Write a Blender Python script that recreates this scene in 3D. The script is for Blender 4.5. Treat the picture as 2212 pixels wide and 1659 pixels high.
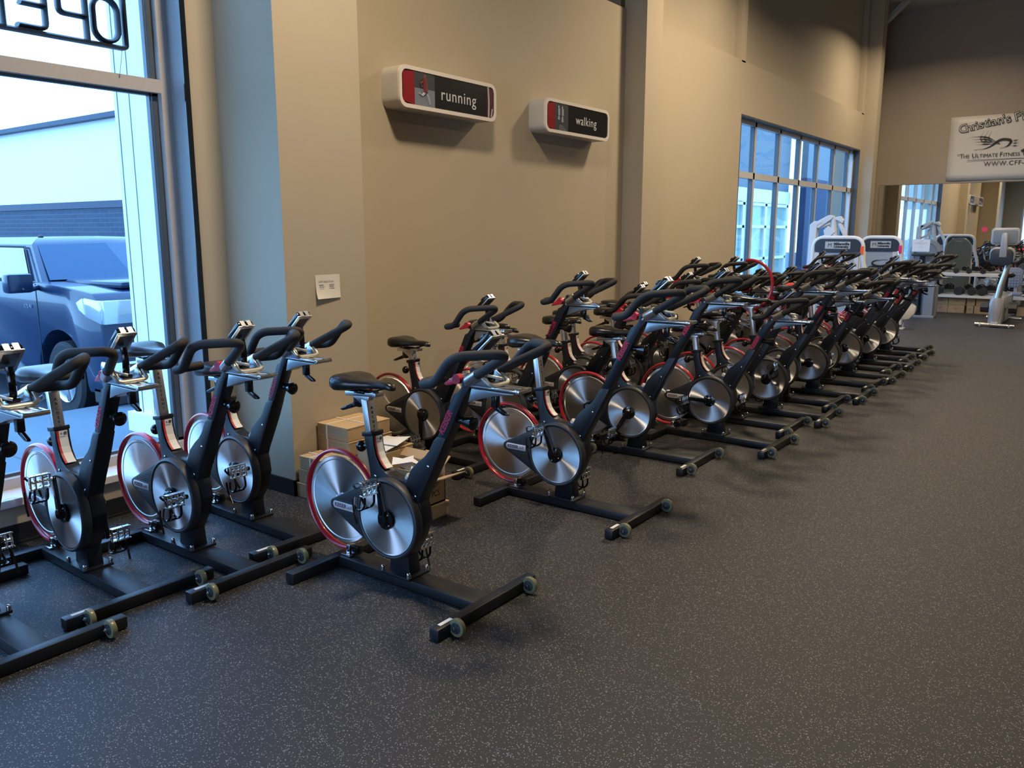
import bpy, bmesh, math, random
from mathutils import Vector, Matrix
random.seed(7)
S = bpy.context.scene
for o in list(bpy.data.objects): bpy.data.objects.remove(o)
COL = S.collection
PI = math.pi
# ---------------------------------------------------------------- camera, world, light, exposure
FPX, YAW, PITCH = 1762.8, 0.640711, 0.184435
cd = bpy.data.cameras.new('camera'); cam = bpy.data.objects.new('camera', cd); COL.objects.link(cam)
cd.sensor_width = 36; cd.lens = 36*FPX/2212; cd.clip_end = 200; cd.clip_start = .05
cam.location = (0, 0, 1.6); cam.rotation_euler = (PI/2-PITCH, 0, YAW)
S.camera = cam
S.view_settings.view_transform = 'Standard'; S.view_settings.look = 'None'
S.view_settings.exposure = 0.0; S.view_settings.gamma = 1; S.view_settings.use_curve_mapping = False
W = bpy.data.worlds.new('overcast_sky'); S.world = W; W.use_nodes = True
wn = W.node_tree.nodes; wl = W.node_tree.links
bg = wn['Background']; tc = wn.new('ShaderNodeTexCoord'); sp = wn.new('ShaderNodeSeparateXYZ'); rp = wn.new('ShaderNodeValToRGB')
wl.new(tc.outputs['Generated'], sp.inputs[0]); wl.new(sp.outputs['Z'], rp.inputs[0]); wl.new(rp.outputs[0], bg.inputs[0])
rp.color_ramp.elements[0].position = .0; rp.color_ramp.elements[0].color = (.42, .64, 1, 1)
rp.color_ramp.elements[1].position = .6; rp.color_ramp.elements[1].color = (.33, .52, 1, 1)
bg.inputs[1].default_value = 6.6
def area(name, loc, size, power, col, rot=(0, 0, 0), sy=None, portal=False, spread=None):
    l = bpy.data.lights.new(name, 'AREA'); l.energy = power; l.color = col; l.size = size
    if sy: l.shape = 'RECTANGLE'; l.size_y = sy
    if portal: l.cycles.is_portal = True
    if spread: l.spread = spread
    o = bpy.data.objects.new(name, l); COL.objects.link(o); o.location = loc; o.rotation_euler = rot; return o
WARM = (1, .80, .56)
for i, (x, y, z, pw) in enumerate([(-2.2, 3.2, 5.1, 165), (-2.5, 8.9, 5.2, 145), (-1.2, 12.5, 5.3, 110), (-3.1, 16.6, 5.45, 85), (2.2, 8.5, 5.3, 80), (2.6, 14.5, 5.4, 120), (-3.4, 10.4, 5.2, 30)]):
    area('ceiling_lamp', (x, y, z), .45, pw, WARM, spread=math.radians(160))
# openings that let the sky in, marked as portals so the renderer finds them
area('window_portal', (-4.80, .64, 1.9), 3.3, 1, (1, 1, 1), (0, -PI/2, 0), 4.5, True)
area('window_portal', (-4.80, 14.5, 1.82), 2.8, 1, (1, 1, 1), (0, -PI/2, 0), 6.3, True)
area('window_portal', (-1.8, -3.62, 1.35), 4.0, 1, (1, 1, 1), (PI/2, 0, 0), 2.5, True)

# ---------------------------------------------------------------- materials
MC = {}
def mat(name, col, rough=.5, metal=0, var=.06, scale=30, bump=0, coat=0, aniso=0, trans=0, spec=None, emit=0, alpha=None, bscale=None):
    if name in MC: return MC[name]
    m = bpy.data.materials.new(name); m.use_nodes = True; MC[name] = m
    n = m.node_tree.nodes; l = m.node_tree.links; b = n['Principled BSDF']
    b.inputs['Roughness'].default_value = rough; b.inputs['Metallic'].default_value = metal
    b.inputs['Coat Weight'].default_value = coat; b.inputs['Transmission Weight'].default_value = trans
    if spec is not None: b.inputs['Specular IOR Level'].default_value = spec
    tex = n.new('ShaderNodeTexNoise'); tex.inputs['Scale'].default_value = scale; tex.inputs['Detail'].default_value = 3
    co = n.new('ShaderNodeTexCoord'); l.new(co.outputs['Object'], tex.inputs['Vector'])
    mx = n.new('ShaderNodeMixRGB'); mx.inputs[1].default_value = (*[c*(1-var) for c in col], 1); mx.inputs[2].default_value = (*[min(1, c*(1+var)) for c in col], 1)
    l.new(tex.outputs['Fac'], mx.inputs[0]); l.new(mx.outputs[0], b.inputs['Base Color'])
    if bump:
        t2 = n.new('ShaderNodeTexNoise'); t2.inputs['Scale'].default_value = bscale or scale*3; l.new(co.outputs['Object'], t2.inputs['Vector'])
        bp = n.new('ShaderNodeBump'); bp.inputs['Strength'].default_value = bump; bp.inputs['Distance'].default_value = .002
        l.new(t2.outputs['Fac'], bp.inputs['Height']); l.new(bp.outputs[0], b.inputs['Normal'])
    if aniso:
        tg = n.new('ShaderNodeTangent'); tg.direction_type = 'RADIAL'; tg.axis = 'Y'
        b.inputs['Anisotropic'].default_value = aniso; l.new(tg.outputs[0], b.inputs['Tangent'])
    if emit:
        b.inputs['Emission Color'].default_value = (*col, 1); b.inputs['Emission Strength'].default_value = emit
    return m
FRAME = mat('charcoal_powder_coat', (.013, .015, .020), .36, .3, bump=.12, bscale=900)
BASE = mat('black_powder_coat', (.010, .011, .013), .42, .1, bump=.1, bscale=900)
CASE = mat('black_plastic', (.022, .024, .028), .5, 0)
FOAM = mat('black_foam_grip', (.016, .016, .017), .72, 0, bump=.3, bscale=700)
VINYL = mat('black_vinyl', (.012, .012, .013), .28, 0, bump=.05)
GLOSS = mat('glossy_black', (.006, .006, .007), .12, 0)
ALU = mat('brushed_aluminium', (.62, .63, .64), .32, 1, bump=.05)
ALUG = mat('grey_cast_aluminium', (.34, .36, .38), .36, .95)
PALE = mat('cream_aluminium', (.62, .60, .52), .4, .5)
CHROME = mat('chrome_bolt', (.75, .75, .74), .15, 1)
DISC = mat('spun_aluminium_disc', (.82, .83, .84), .40, 1, aniso=1.0, var=.02)
RED = mat('red_plastic', (.42, .012, .028), .28, 0, coat=.4)
REDP = mat('red_paint_text', (.45, .01, .05), .5)
REDK = mat('red_knob', (.50, .02, .045), .25, 0, coat=.5)
WHITE = mat('white_sticker', (.72, .72, .68), .5)
STRIPE = mat('red_stripe', (.5, .03, .03), .5)
INK = mat('black_ink', (.01, .01, .012), .6)
SPRINT = mat('grey_print', (.35, .35, .33), .6)
BADGE = mat('silver_badge', (.75, .76, .76), .35, .3)
BADGETX = mat('dark_badge_text', (.10, .02, .06), .5)
URETH = mat('olive_urethane_wheel', (.17, .165, .085), .4, 0, coat=.2)
HUBM = mat('grey_wheel_core', (.035, .04, .045), .35)
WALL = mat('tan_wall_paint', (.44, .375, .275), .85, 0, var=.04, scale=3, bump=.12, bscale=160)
WHITEP = mat('white_paint', (.62, .62, .60), .35)
STEELW = mat('white_steel', (.70, .71, .72), .35)
GREYST = mat('grey_steel', (.30, .32, .34), .4, .4)
SHROUD = mat('smoky_panel', (.30, .36, .40), .25)
NAVY = mat('dark_navy_panel', (.03, .04, .06), .35)
ALFR = mat('painted_window_frame', (.48, .45, .43), .5, 0)
JAMB = mat('dark_bronze_metal', (.10, .12, .14), .45, .4)
BASEB = mat('black_rubber_cove', (.012, .013, .015), .45)
SILL = mat('glossy_white_sill', (.75, .73, .70), .25)
PAPER = mat('paper', (.72, .68, .60), .7)
ORANGE = mat('orange_tag', (.9, .12, .02), .5); PINK = mat('pink_tag', (.85, .03, .18), .5)

def floor_mat():
    m = bpy.data.materials.new('speckled_rubber_floor'); m.use_nodes = True
    n = m.node_tree.nodes; l = m.node_tree.links; b = n['Principled BSDF']
    co = n.new('ShaderNodeTexCoord'); b.inputs['Roughness'].default_value = .62
    v = n.new('ShaderNodeTexVoronoi'); v.inputs['Scale'].default_value = 185; l.new(co.outputs['Object'], v.inputs['Vector'])
    nz = n.new('ShaderNodeTexNoise'); nz.inputs['Scale'].default_value = 90; nz.inputs['Detail'].default_value = 4; l.new(co.outputs['Object'], nz.inputs['Vector'])
    # flecks: a fraction of the cells, small irregular
    sep = n.new('ShaderNodeSeparateColor'); l.new(v.outputs['Color'], sep.inputs[0])
    gt = n.new('ShaderNodeMath'); gt.operation = 'GREATER_THAN'; gt.inputs[1].default_value = .66; l.new(sep.outputs[0], gt.inputs[0])
    lt = n.new('ShaderNodeMath'); lt.operation = 'LESS_THAN'; lt.inputs[1].default_value = .40
    add = n.new('ShaderNodeMath'); add.operation = 'ADD'; l.new(v.outputs['Distance'], add.inputs[0])
    sc = n.new('ShaderNodeMath'); sc.operation = 'MULTIPLY'; sc.inputs[1].default_value = .35; l.new(nz.outputs['Fac'], sc.inputs[0]); sub = n.new('ShaderNodeMath'); sub.operation = 'SUBTRACT'; l.new(sc.outputs[0], sub.inputs[0]); sub.inputs[1].default_value = .12
    l.new(sub.outputs[0], add.inputs[1]); l.new(add.outputs[0], lt.inputs[0])
    mul = n.new('ShaderNodeMath'); mul.operation = 'MULTIPLY'; l.new(gt.outputs[0], mul.inputs[0]); l.new(lt.outputs[0], mul.inputs[1])
    big = n.new('ShaderNodeTexNoise'); big.inputs['Scale'].default_value = 1.3; big.inputs['Detail'].default_value = 5; l.new(co.outputs['Object'], big.inputs['Vector'])
    base = n.new('ShaderNodeMixRGB'); base.inputs[1].default_value = (.0095, .0095, .0105, 1); base.inputs[2].default_value = (.016, .0157, .016, 1); l.new(big.outputs['Fac'], base.inputs[0])
    fl = n.new('ShaderNodeMixRGB'); fl.inputs[1].default_value = (.11, .106, .10, 1); fl.inputs[2].default_value = (.38, .37, .355, 1); l.new(sep.outputs[1], fl.inputs[0])
    mx = n.new('ShaderNodeMixRGB'); l.new(mul.outputs[0], mx.inputs[0]); l.new(base.outputs[0], mx.inputs[1]); l.new(fl.outputs[0], mx.inputs[2])
    l.new(mx.outputs[0], b.inputs['Base Color'])
    bp = n.new('ShaderNodeBump'); bp.inputs['Strength'].default_value = .35; bp.inputs['Distance'].default_value = .002; l.new(nz.outputs['Fac'], bp.inputs['Height']); l.new(bp.outputs[0], b.inputs['Normal'])
    return m
def glass_mat(name, tint):
    m = bpy.data.materials.new(name); m.use_nodes = True
    n = m.node_tree.nodes; l = m.node_tree.links
    n.remove(n['Principled BSDF']); out = n['Material Output']
    t = n.new('ShaderNodeBsdfTransparent'); g = n.new('ShaderNodeBsdfGlossy'); g.inputs['Roughness'].default_value = .02
    nz = n.new('ShaderNodeTexNoise'); nz.inputs['Scale'].default_value = 6
    mc = n.new('ShaderNodeMixRGB'); mc.inputs[1].default_value = (*tint, 1); mc.inputs[2].default_value = (*[min(1, c*1.04) for c in tint], 1); l.new(nz.outputs['Fac'], mc.inputs[0]); l.new(mc.outputs[0], t.inputs[0])
    mx = n.new('ShaderNodeMixShader'); fr = n.new('ShaderNodeLayerWeight'); fr.inputs[0].default_value = .25
    mm = n.new('ShaderNodeMath'); mm.operation = 'MULTIPLY'; mm.inputs[1].default_value = .35; l.new(fr.outputs['Fresnel'], mm.inputs[0])
    l.new(mm.outputs[0], mx.inputs[0]); l.new(t.outputs[0], mx.inputs[1]); l.new(g.outputs[0], mx.inputs[2]); l.new(mx.outputs[0], out.inputs[0])
    return m
def brick_mat(name, c1, c2, mortar, sx, sy):
    m = bpy.data.materials.new(name); m.use_nodes = True
    n = m.node_tree.nodes; l = m.node_tree.links; b = n['Principled BSDF']; b.inputs['Roughness'].default_value = .8
    co = n.new('ShaderNodeTexCoord'); mp = n.new('ShaderNodeMapping'); l.new(co.outputs['Object'], mp.inputs[0])
    # object x/y -> run, z -> height
    mp.inputs['Rotation'].default_value = (PI/2, 0, 0) if name.startswith('far') else (PI/2, 0, PI/2)
    br = n.new('ShaderNodeTexBrick'); br.inputs['Color1'].default_value = (*c1, 1); br.inputs['Color2'].default_value = (*c2, 1); br.inputs['Mortar'].default_value = (*mortar, 1)
    br.inputs['Scale'].default_value = 1; br.inputs['Brick Width'].default_value = sx; br.inputs['Row Height'].default_value = sy; br.inputs['Mortar Size'].default_value = .008
    l.new(mp.outputs[0], br.inputs[0]); l.new(br.outputs[0], b.inputs['Base Color']); return m
def card_mat(name, col):
    m = mat(name, col, .8, 0, var=.08, scale=9, bump=.1, bscale=60); return m
FLOOR = floor_mat(); GLASS = glass_mat('window_glass', (.78, .94, 1.0))
CARD = card_mat('cardboard', (.42, .28, .14)); CARD2 = card_mat('pale_cardboard', (.50, .35, .18)); CARDD = card_mat('cardboard_inside', (.34, .20, .10))
STRAP = mat('white_packing_strap', (.75, .68, .60), .4)
MIRROR = mat('mirror_glass', (.80, .80, .76), .015, 1, var=.01)

# ---------------------------------------------------------------- mesh builder
class MB:
    def __init__(s): s.bm = bmesh.new()
    def _add(s, vs, fs):
        v = [s.bm.verts.new(x) for x in vs]
        for f in fs:
            try: s.bm.faces.new([v[i] for i in f])
            except ValueError: pass
        return s
    def box(s, x0, x1, y0, y1, z0, z1, M=None, bev=0):
        b = bmesh.new(); bmesh.ops.create_cube(b, size=1)
        for v in b.verts: v.co = Vector(((v.co.x+.5)*(x1-x0)+x0, (v.co.y+.5)*(y1-y0)+y0, (v.co.z+.5)*(z1-z0)+z0))
        return s._merge(b, M, bev)
    def _merge(s, b, M=None, bev=0, seg=2):
        if bev: bmesh.ops.bevel(b, geom=list(b.edges), offset=bev, segments=seg, profile=.5, affect='EDGES', clamp_overlap=True)
        if M is not None: bmesh.ops.transform(b, matrix=M, verts=b.verts)
        me = bpy.data.meshes.new('t'); b.to_mesh(me); b.free(); s.bm.from_mesh(me); bpy.data.meshes.remove(me); return s
    def prism(s, pts, v0, v1, plane='xz', bev=0, M=None, seg=2):
        f = {'xz': lambda p, v: (p[0], v, p[1]), 'xy': lambda p, v: (p[0], p[1], v), 'yz': lambda p, v: (v, p[0], p[1])}[plane]
        b = bmesh.new(); n = len(pts)
        a = [b.verts.new(f(p, v0)) for p in pts]; c = [b.verts.new(f(p, v1)) for p in pts]
        b.faces.new(a); b.faces.new(c[::-1])
        for i in range(n): b.faces.new([a[i], c[i], c[(i+1) % n], a[(i+1) % n]][::-1])
        bmesh.ops.recalc_face_normals(b, faces=b.faces)
        return s._merge(b, M, bev, seg)
    def cyl(s, p0, p1, r, r2=None, seg=20, cap=True):
        return s.tube([p0, p1], [r, r if r2 is None else r2], seg, cap=cap)
    def tube(s, path, r, seg=12, closed=False, cap=True, sx=1, up=None):
        P = [Vector(p) for p in path]; n = len(P); R = r if isinstance(r, (list, tuple)) else [r]*n
        T = []
        for i in range(n):
            a = P[i-1] if (i > 0 or closed) else P[i]; c = P[(i+1) % n] if (i < n-1 or closed) else P[i]
            T.append((c-a).normalized())
        u = Vector(up) if up else (Vector((0, 0, 1)) if abs(T[0].z) < .9 else Vector((1, 0, 0)))
        rings = []
        for i in range(n):
            x = u - T[i]*u.dot(T[i]); x.normalize(); u = x if not up else u; y = T[i].cross(x)
            rings.append([s.bm.verts.new(P[i] + (x*math.cos(t)*sx + y*math.sin(t))*R[i]) for t in [2*PI*k/seg for k in range(seg)]])
        m = n if closed else n-1
        for i in range(m):
            a, b = rings[i], rings[(i+1) % n]
            for k in range(seg): s.bm.faces.new([a[k], a[(k+1) % seg], b[(k+1) % seg], b[k]])
        if cap and not closed:
            s.bm.faces.new(rings[0][::-1]); s.bm.faces.new(rings[-1])
        return s
    def ball(s, c, r, sc=(1, 1, 1), seg=16):
        b = bmesh.new(); bmesh.ops.create_uvsphere(b, u_segments=seg, v_segments=seg//2+2, radius=r)
        for v in b.verts: v.co = Vector((v.co.x*sc[0]+c[0], v.co.y*sc[1]+c[1], v.co.z*sc[2]+c[2]))
        return s._merge(b)
    def lathe(s, prof, c=(0, 0, 0), axis='y', seg=48):
        # prof: list of (radius, along)
        rings = []
        for (r, a) in prof:
            ring = []
            for k in range(seg):
                t = 2*PI*k/seg; x, z = r*math.cos(t), r*math.sin(t)
                co = {'y': (x, a, z), 'z': (x, z, a), 'x': (a, x, z)}[axis]
                ring.append(s.bm.verts.new((co[0]+c[0], co[1]+c[1], co[2]+c[2])))
            rings.append(ring)
        for i in range(len(rings)-1):
            for k in range(seg):
                try: s.bm.faces.new([rings[i][k], rings[i][(k+1) % seg], rings[i+1][(k+1) % seg], rings[i+1][k]])
                except ValueError: pass
        s.bm.faces.new(rings[0][::-1]); s.bm.faces.new(rings[-1])
        return s
    def loft(s, rings, cap=True):
        R = [[s.bm.verts.new(p) for p in r] for r in rings]; n = len(R[0])
        for i in range(len(R)-1):
            for k in range(n): s.bm.faces.new([R[i][k], R[i][(k+1) % n], R[i+1][(k+1) % n], R[i+1][k]])
        if cap: s.bm.faces.new(R[0][::-1]); s.bm.faces.new(R[-1])
        return s
    def quad(s, *p): return s._add(p, [tuple(range(len(p)))])
    def mesh(s, name, m, smooth=True, angle=35, recalc=True):
        if recalc: bmesh.ops.recalc_face_normals(s.bm, faces=s.bm.faces)
        me = bpy.data.meshes.new(name); s.bm.to_mesh(me); s.bm.free()
        me.materials.append(m)
        if smooth:
            me.polygons.foreach_set('use_smooth', [True]*len(me.polygons)); me.set_sharp_from_angle(angle=math.radians(angle))
        return me
def fillet(pts, r, n=6):
    P = [Vector(p) for p in pts]; out = [P[0]]
    rr = r if isinstance(r, (list, tuple)) else [r]*len(P)
    for i in range(1, len(P)-1):
        a = P[i-1]-P[i]; b = P[i+1]-P[i]; d = min(rr[i], a.length*.48, b.length*.48)
        p0 = P[i]+a.normalized()*d; p2 = P[i]+b.normalized()*d
        for k in range(n+1):
            t = k/n; out.append(p0*(1-t)**2 + P[i]*2*t*(1-t) + p2*t*t)
    out.append(P[-1]); return out
def text_mesh(txt, size, m, ext=.0008, M=None, align='CENTER', name='lettering', bold=0, space=1, shear=0):
    cu = bpy.data.curves.new('c', 'FONT'); cu.body = txt; cu.size = size; cu.extrude = ext; cu.align_x = align; cu.align_y = 'CENTER'
    cu.offset = bold; cu.space_character = space; cu.resolution_u = 3; cu.shear = shear
    o = bpy.data.objects.new('c', cu); COL.objects.link(o); dg = bpy.context.evaluated_depsgraph_get()
    me = bpy.data.meshes.new_from_object(o.evaluated_get(dg)); bpy.data.objects.remove(o); bpy.data.curves.remove(cu)
    me.name = name; me.materials.clear(); me.materials.append(m)
    if M is not None: me.transform(M)
    return me
def frameM(o, x, y):
    x = Vector(x).normalized(); y = Vector(y).normalized(); z = x.cross(y)
    return Matrix(((x.x, y.x, z.x, o[0]), (x.y, y.y, z.y, o[1]), (x.z, y.z, z.z, o[2]), (0, 0, 0, 1)))
def join(name, ms, m=None):
    b = bmesh.new()
    for me in ms: b.from_mesh(me)
    r = bpy.data.meshes.new(name); b.to_mesh(r); b.free(); r.materials.append(m or ms[0].materials[0]); return r
def link(name, me, parent=None, loc=None):
    o = bpy.data.objects.new(name, me); COL.objects.link(o)
    if parent: o.parent = parent
    if loc is not None: o.location = loc
    return o
def tag(o, label=None, cat=None, group=None, kind=None):
    if label: o['label'] = label
    if cat: o['category'] = cat
    if group: o['group'] = group
    if kind: o['kind'] = kind
    return o
def thing(name, label, cat, loc=(0, 0, 0), rz=0, group=None):
    o = bpy.data.objects.new(name, None); COL.objects.link(o); o.location = loc; o.rotation_euler = (0, 0, rz); o.empty_display_size = .1
    return tag(o, label, cat, group)
def struct(name, mb, m, parent=None, smooth=False):
    o = link(name, mb.mesh(name, m, smooth), parent)
    if not parent: o['kind'] = 'structure'
    return o
def bx(*a, **k): return MB().box(*a, **k)

# ---------------------------------------------------------------- room shell
XW = -4.5
struct('floor', bx(-4.75, 7, -3.6, 19.4, -.2, 0), FLOOR)
struct('ceiling', bx(-5.4, 7, -3.6, 19.6, 6.02, 6.3), mat('grey_ceiling', (.36, .36, .33), .9))
w = MB()
TH = -4.78
w.box(TH, XW, -3.6, -1.6, 0, 6.1); w.box(TH, XW, -1.6, 2.88, 0, .215); w.box(TH, XW, -1.6, 2.88, 3.55, 6.1)
w.box(TH, XW, 2.88, 11.35, 0, 3.9); w.box(TH, XW, 2.88, 3.8, 3.9, 6.1)
w.box(TH, XW, 11.35, 17.62, 3.2, 3.9); w.box(TH, XW, 11.35, 17.62, 0, .45); w.box(TH, XW, 17.62, 19.3, 0, 3.9)
w.box(-5.2, -5.0, 3.8, 8.1, 3.7, 6.1); w.box(-5.2, -4.6, 8.1, 19.3, 3.85, 6.1)
w.box(-4.75, -4.5, 11.27, 11.41, 3.88, 6.05); w.box(-4.75, -4.5, 17.55, 17.7, 3.88, 6.05)
w.box(XW-.02, -3.946, 3.066, 3.704, 0, 6.1)
w.box(XW-.02, -4.257, 8.049, 8.41, 0, 6.1)
w.box(XW-.02, -4.258, 17.70, 18.0, 0, 6.1)
struct('wall_left', w, WALL)
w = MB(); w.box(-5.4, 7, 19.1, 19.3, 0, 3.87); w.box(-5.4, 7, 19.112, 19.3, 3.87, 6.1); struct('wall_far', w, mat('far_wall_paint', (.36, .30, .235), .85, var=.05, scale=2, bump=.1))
struct('wall_right', bx(6.8, 7, -3.6, 19.3, 0, 6.1), WALL)
w = MB(); w.box(-3.8, .2, -3.6, -3.4, 0, .1); w.box(-3.8, .2, -3.6, -3.4, 2.6, 6.1); w.box(-4.5, -3.8, -3.6, -3.4, 0, 6.1); w.box(.2, 6.8, -3.6, -3.4, 0, 6.1)
struct('wall_near', w, WALL)
f = MB()
for x in (-3.8, -1.8, .14): f.box(x, x+.06, -3.56, -3.46, .1, 2.6)
f.box(-3.8, .2, -3.56, -3.46, .1, .16)
struct('window_3', f, ALFR)
b = MB(); b.box(XW, XW+.012, -3.4, 3.066, 0, .10); b.box(XW, -3.934, 3.054, 3.066, 0, .10); b.box(-3.946, -3.934, 3.054, 3.704, 0, .10)
b.box(XW, XW+.012, 3.704, 8.049, 0, .1); b.box(XW, XW+.012, 8.41, 17.7, 0, .1); b.box(XW, XW+.035, -3.4, 3.05, 0, .012)
struct('baseboard_left', b, BASEB)
struct('baseboard_far', bx(-4.3, 6.8, 19.085, 19.1, 0, .1), BASEB)
st = MB(); st.tube([(-4.36, 18.3, 5.72), (-3.9, 18.3, 6.15)], .075, 6); struct('trim_1', st, mat('grey_duct', (.42, .42, .38), .6))
# window 1
w1 = struct('window_1', MB().box(-4.74, -4.66, -1.6, 2.80, 2.40, 2.475).box(-4.74, -4.66, 2.80, 2.875, .22, 3.55).box(-4.74, -4.66, -1.6, 2.8, .235, .30).box(-4.74, -4.66, -1.6, -1.55, .22, 3.55).box(-4.74, -4.66, -1.6, 2.88, 3.48, 3.55), ALFR)
g = link('pane', bx(-4.712, -4.706, -1.58, 2.81, .26, 3.5).mesh('pane', GLASS, False), w1)
link('window_gasket', MB().box(-4.735, -4.70, 2.765, 2.80, .3, 3.5).box(-4.735, -4.70, 2.745, 2.755, .3, 3.5).box(-4.735, -4.70, -1.6, 2.8, .30, .318).box(-4.735, -4.7, -1.6, 2.8, 2.385, 2.40).mesh('window_gasket', JAMB, False), w1)
link('reveal', MB().box(-4.66, XW+.004, 2.865, 2.884, .21, 3.56).box(-4.66, XW+.004, -1.6, 2.88, 3.54, 3.56).mesh('reveal', mat('painted_reveal', (.26, .30, .33), .4), False), w1)
link('corner_trim', bx(XW-.002, XW+.006, 2.85, 2.884, .21, 3.56).mesh('corner_trim', GLOSS, False), w1)
link('sill', bx(-4.74, XW+.03, -1.6, 2.88, .20, .243, bev=.004).mesh('sill', SILL, False), w1)
# window 2
f = MB(); f.box(-4.68, -4.6, 11.35, 17.6, 2.37, 2.46); f.box(-4.68, -4.6, 11.35, 17.6, .45, .52); f.box(-4.68, -4.6, 11.35, 17.6, 3.12, 3.2)
for y in (11.35, 12.2, 13.27, 14.28, 15.28, 16.27, 17.24, 17.55): f.box(-4.68, -4.6, y-.03, y+.035, .45, 3.2)
w2 = struct('window_2', f, mat('window_frame_pale', (.62, .62, .62), .35, 0))
link('pane', bx(-4.645, -4.64, 11.35, 17.6, .45, 3.2).mesh('pane', GLASS, False), w2)
gk = MB()
for y in (12.2, 13.27, 14.28, 15.28, 16.27, 17.24): gk.box(-4.67, -4.605, y-.044, y-.03, .5, 3.14)
link('window_gasket', gk.mesh('window_gasket', JAMB, False), w2)
link('reveal', MB().box(-4.6, XW+.004, 17.60, 17.625, .45, 3.2).box(-4.6, XW+.004, 11.345, 11.36, .45, 3.2).box(-4.6, XW+.004, 11.35, 17.62, 3.18, 3.205).box(-4.6, XW+.02, 11.35, 17.62, .44, .46).mesh('reveal', JAMB, False), w2)

# ---------------------------------------------------------------- outside
struct('ground_pavement', bx(-8.15, -4.78, -14, 60, -.35, -.12), mat('pale_concrete', (.12, .16, .19), .8, var=.12, scale=4, bump=.1))
ks = MB()
for y in range(-6, 12, 2): ks.box(-8.15, -4.8, y+.6, y+.615, -.121, -.118)
struct('ground_joints', ks, mat('pavement_joint', (.12, .12, .12), .9))
struct('ground_lot', bx(-60, -8.15, -40, 80, -.6, -.35), mat('asphalt', (.04, .05, .07), .9, var=.2, scale=20, bump=.2))
lm = MB(); lm.box(-13, -8.3, 3.2, 3.3, -.351, -.346); lm.box(-13, -8.3, 6.4, 6.5, -.351, -.346); struct('ground_marking', lm, WHITEP)
struct('wall_neighbour', MB().box(-40, -13, 9.5, 12, -.4, 4.0), mat('neighbour_white', (.85, .85, .83), .8))
struct('wall_neighbour_brick', MB().box(-40, -13, 9.36, 9.5, -.4, 2.12), brick_mat('far_brick', (.030, .045, .075), (.038, .055, .085), (.07, .09, .12), .4, .1))
struct('trim_2', MB().box(-40, -13, 9.33, 9.52, 2.12, 2.27).box(-40, -13, 9.33, 9.6, 4.0, 4.1), mat('slate_coping', (.03, .04, .07), .6))
struct('wall_portico', MB().box(-6.82, -6.2, 3.68, 4.6, -.12, 5).box(-6.80, -6.25, 3.66, 3.68, -.12, 5).box(-6.9, -6.15, 3.6, 4.65, -.12, .05), mat('portico_white', (.88, .88, .86), .6))
ln = MB(); ln.box(-6.745, -6.738, 3.655, 3.67, -.1, 5); ln.box(-6.56, -6.555, 3.655, 3.67, -.1, 5); struct('trim_3', ln, mat('panel_seam', (.2, .2, .17), .7))
nb = MB(); nb.box(-9.4, -9.0, 17, 27, 2.85, 5.5); struct('wall_annex', nb, mat('annex_grey', (.11, .15, .18), .7))
nb = MB(); nb.box(-9.4, -9.0, 17, 27.2, 2.47, 2.85)
for y in (17, 20.0, 23.2, 25.0, 26.95): nb.box(-9.1, -8.98, y-.09, y+.09, -.12, 2.5)
for z in (-.1, .8, 1.75, 2.4): nb.box(-9.1, -8.98, 17, 27, z-.04, z+.04)
struct('trim_4', nb, mat('annex_white_frame', (.85, .85, .83), .6))
struct('window_4', bx(-9.08, -9.05, 17, 27, -.12, 2.47), mat('annex_panel_glass', (.30, .42, .36), .2, var=.15, scale=.6))
struct('wall_annex_brick', bx(-8.7, -8.5, 27.2, 50, -.4, 3.3), brick_mat('near_brick', (.012, .028, .07), (.018, .036, .085), (.03, .05, .10), .4, .2))
struct('wall_annex_top', bx(-8.7, -8.5, 27.2, 50, 3.3, 6), mat('annex_grey', (.11, .15, .18), .7))

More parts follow.
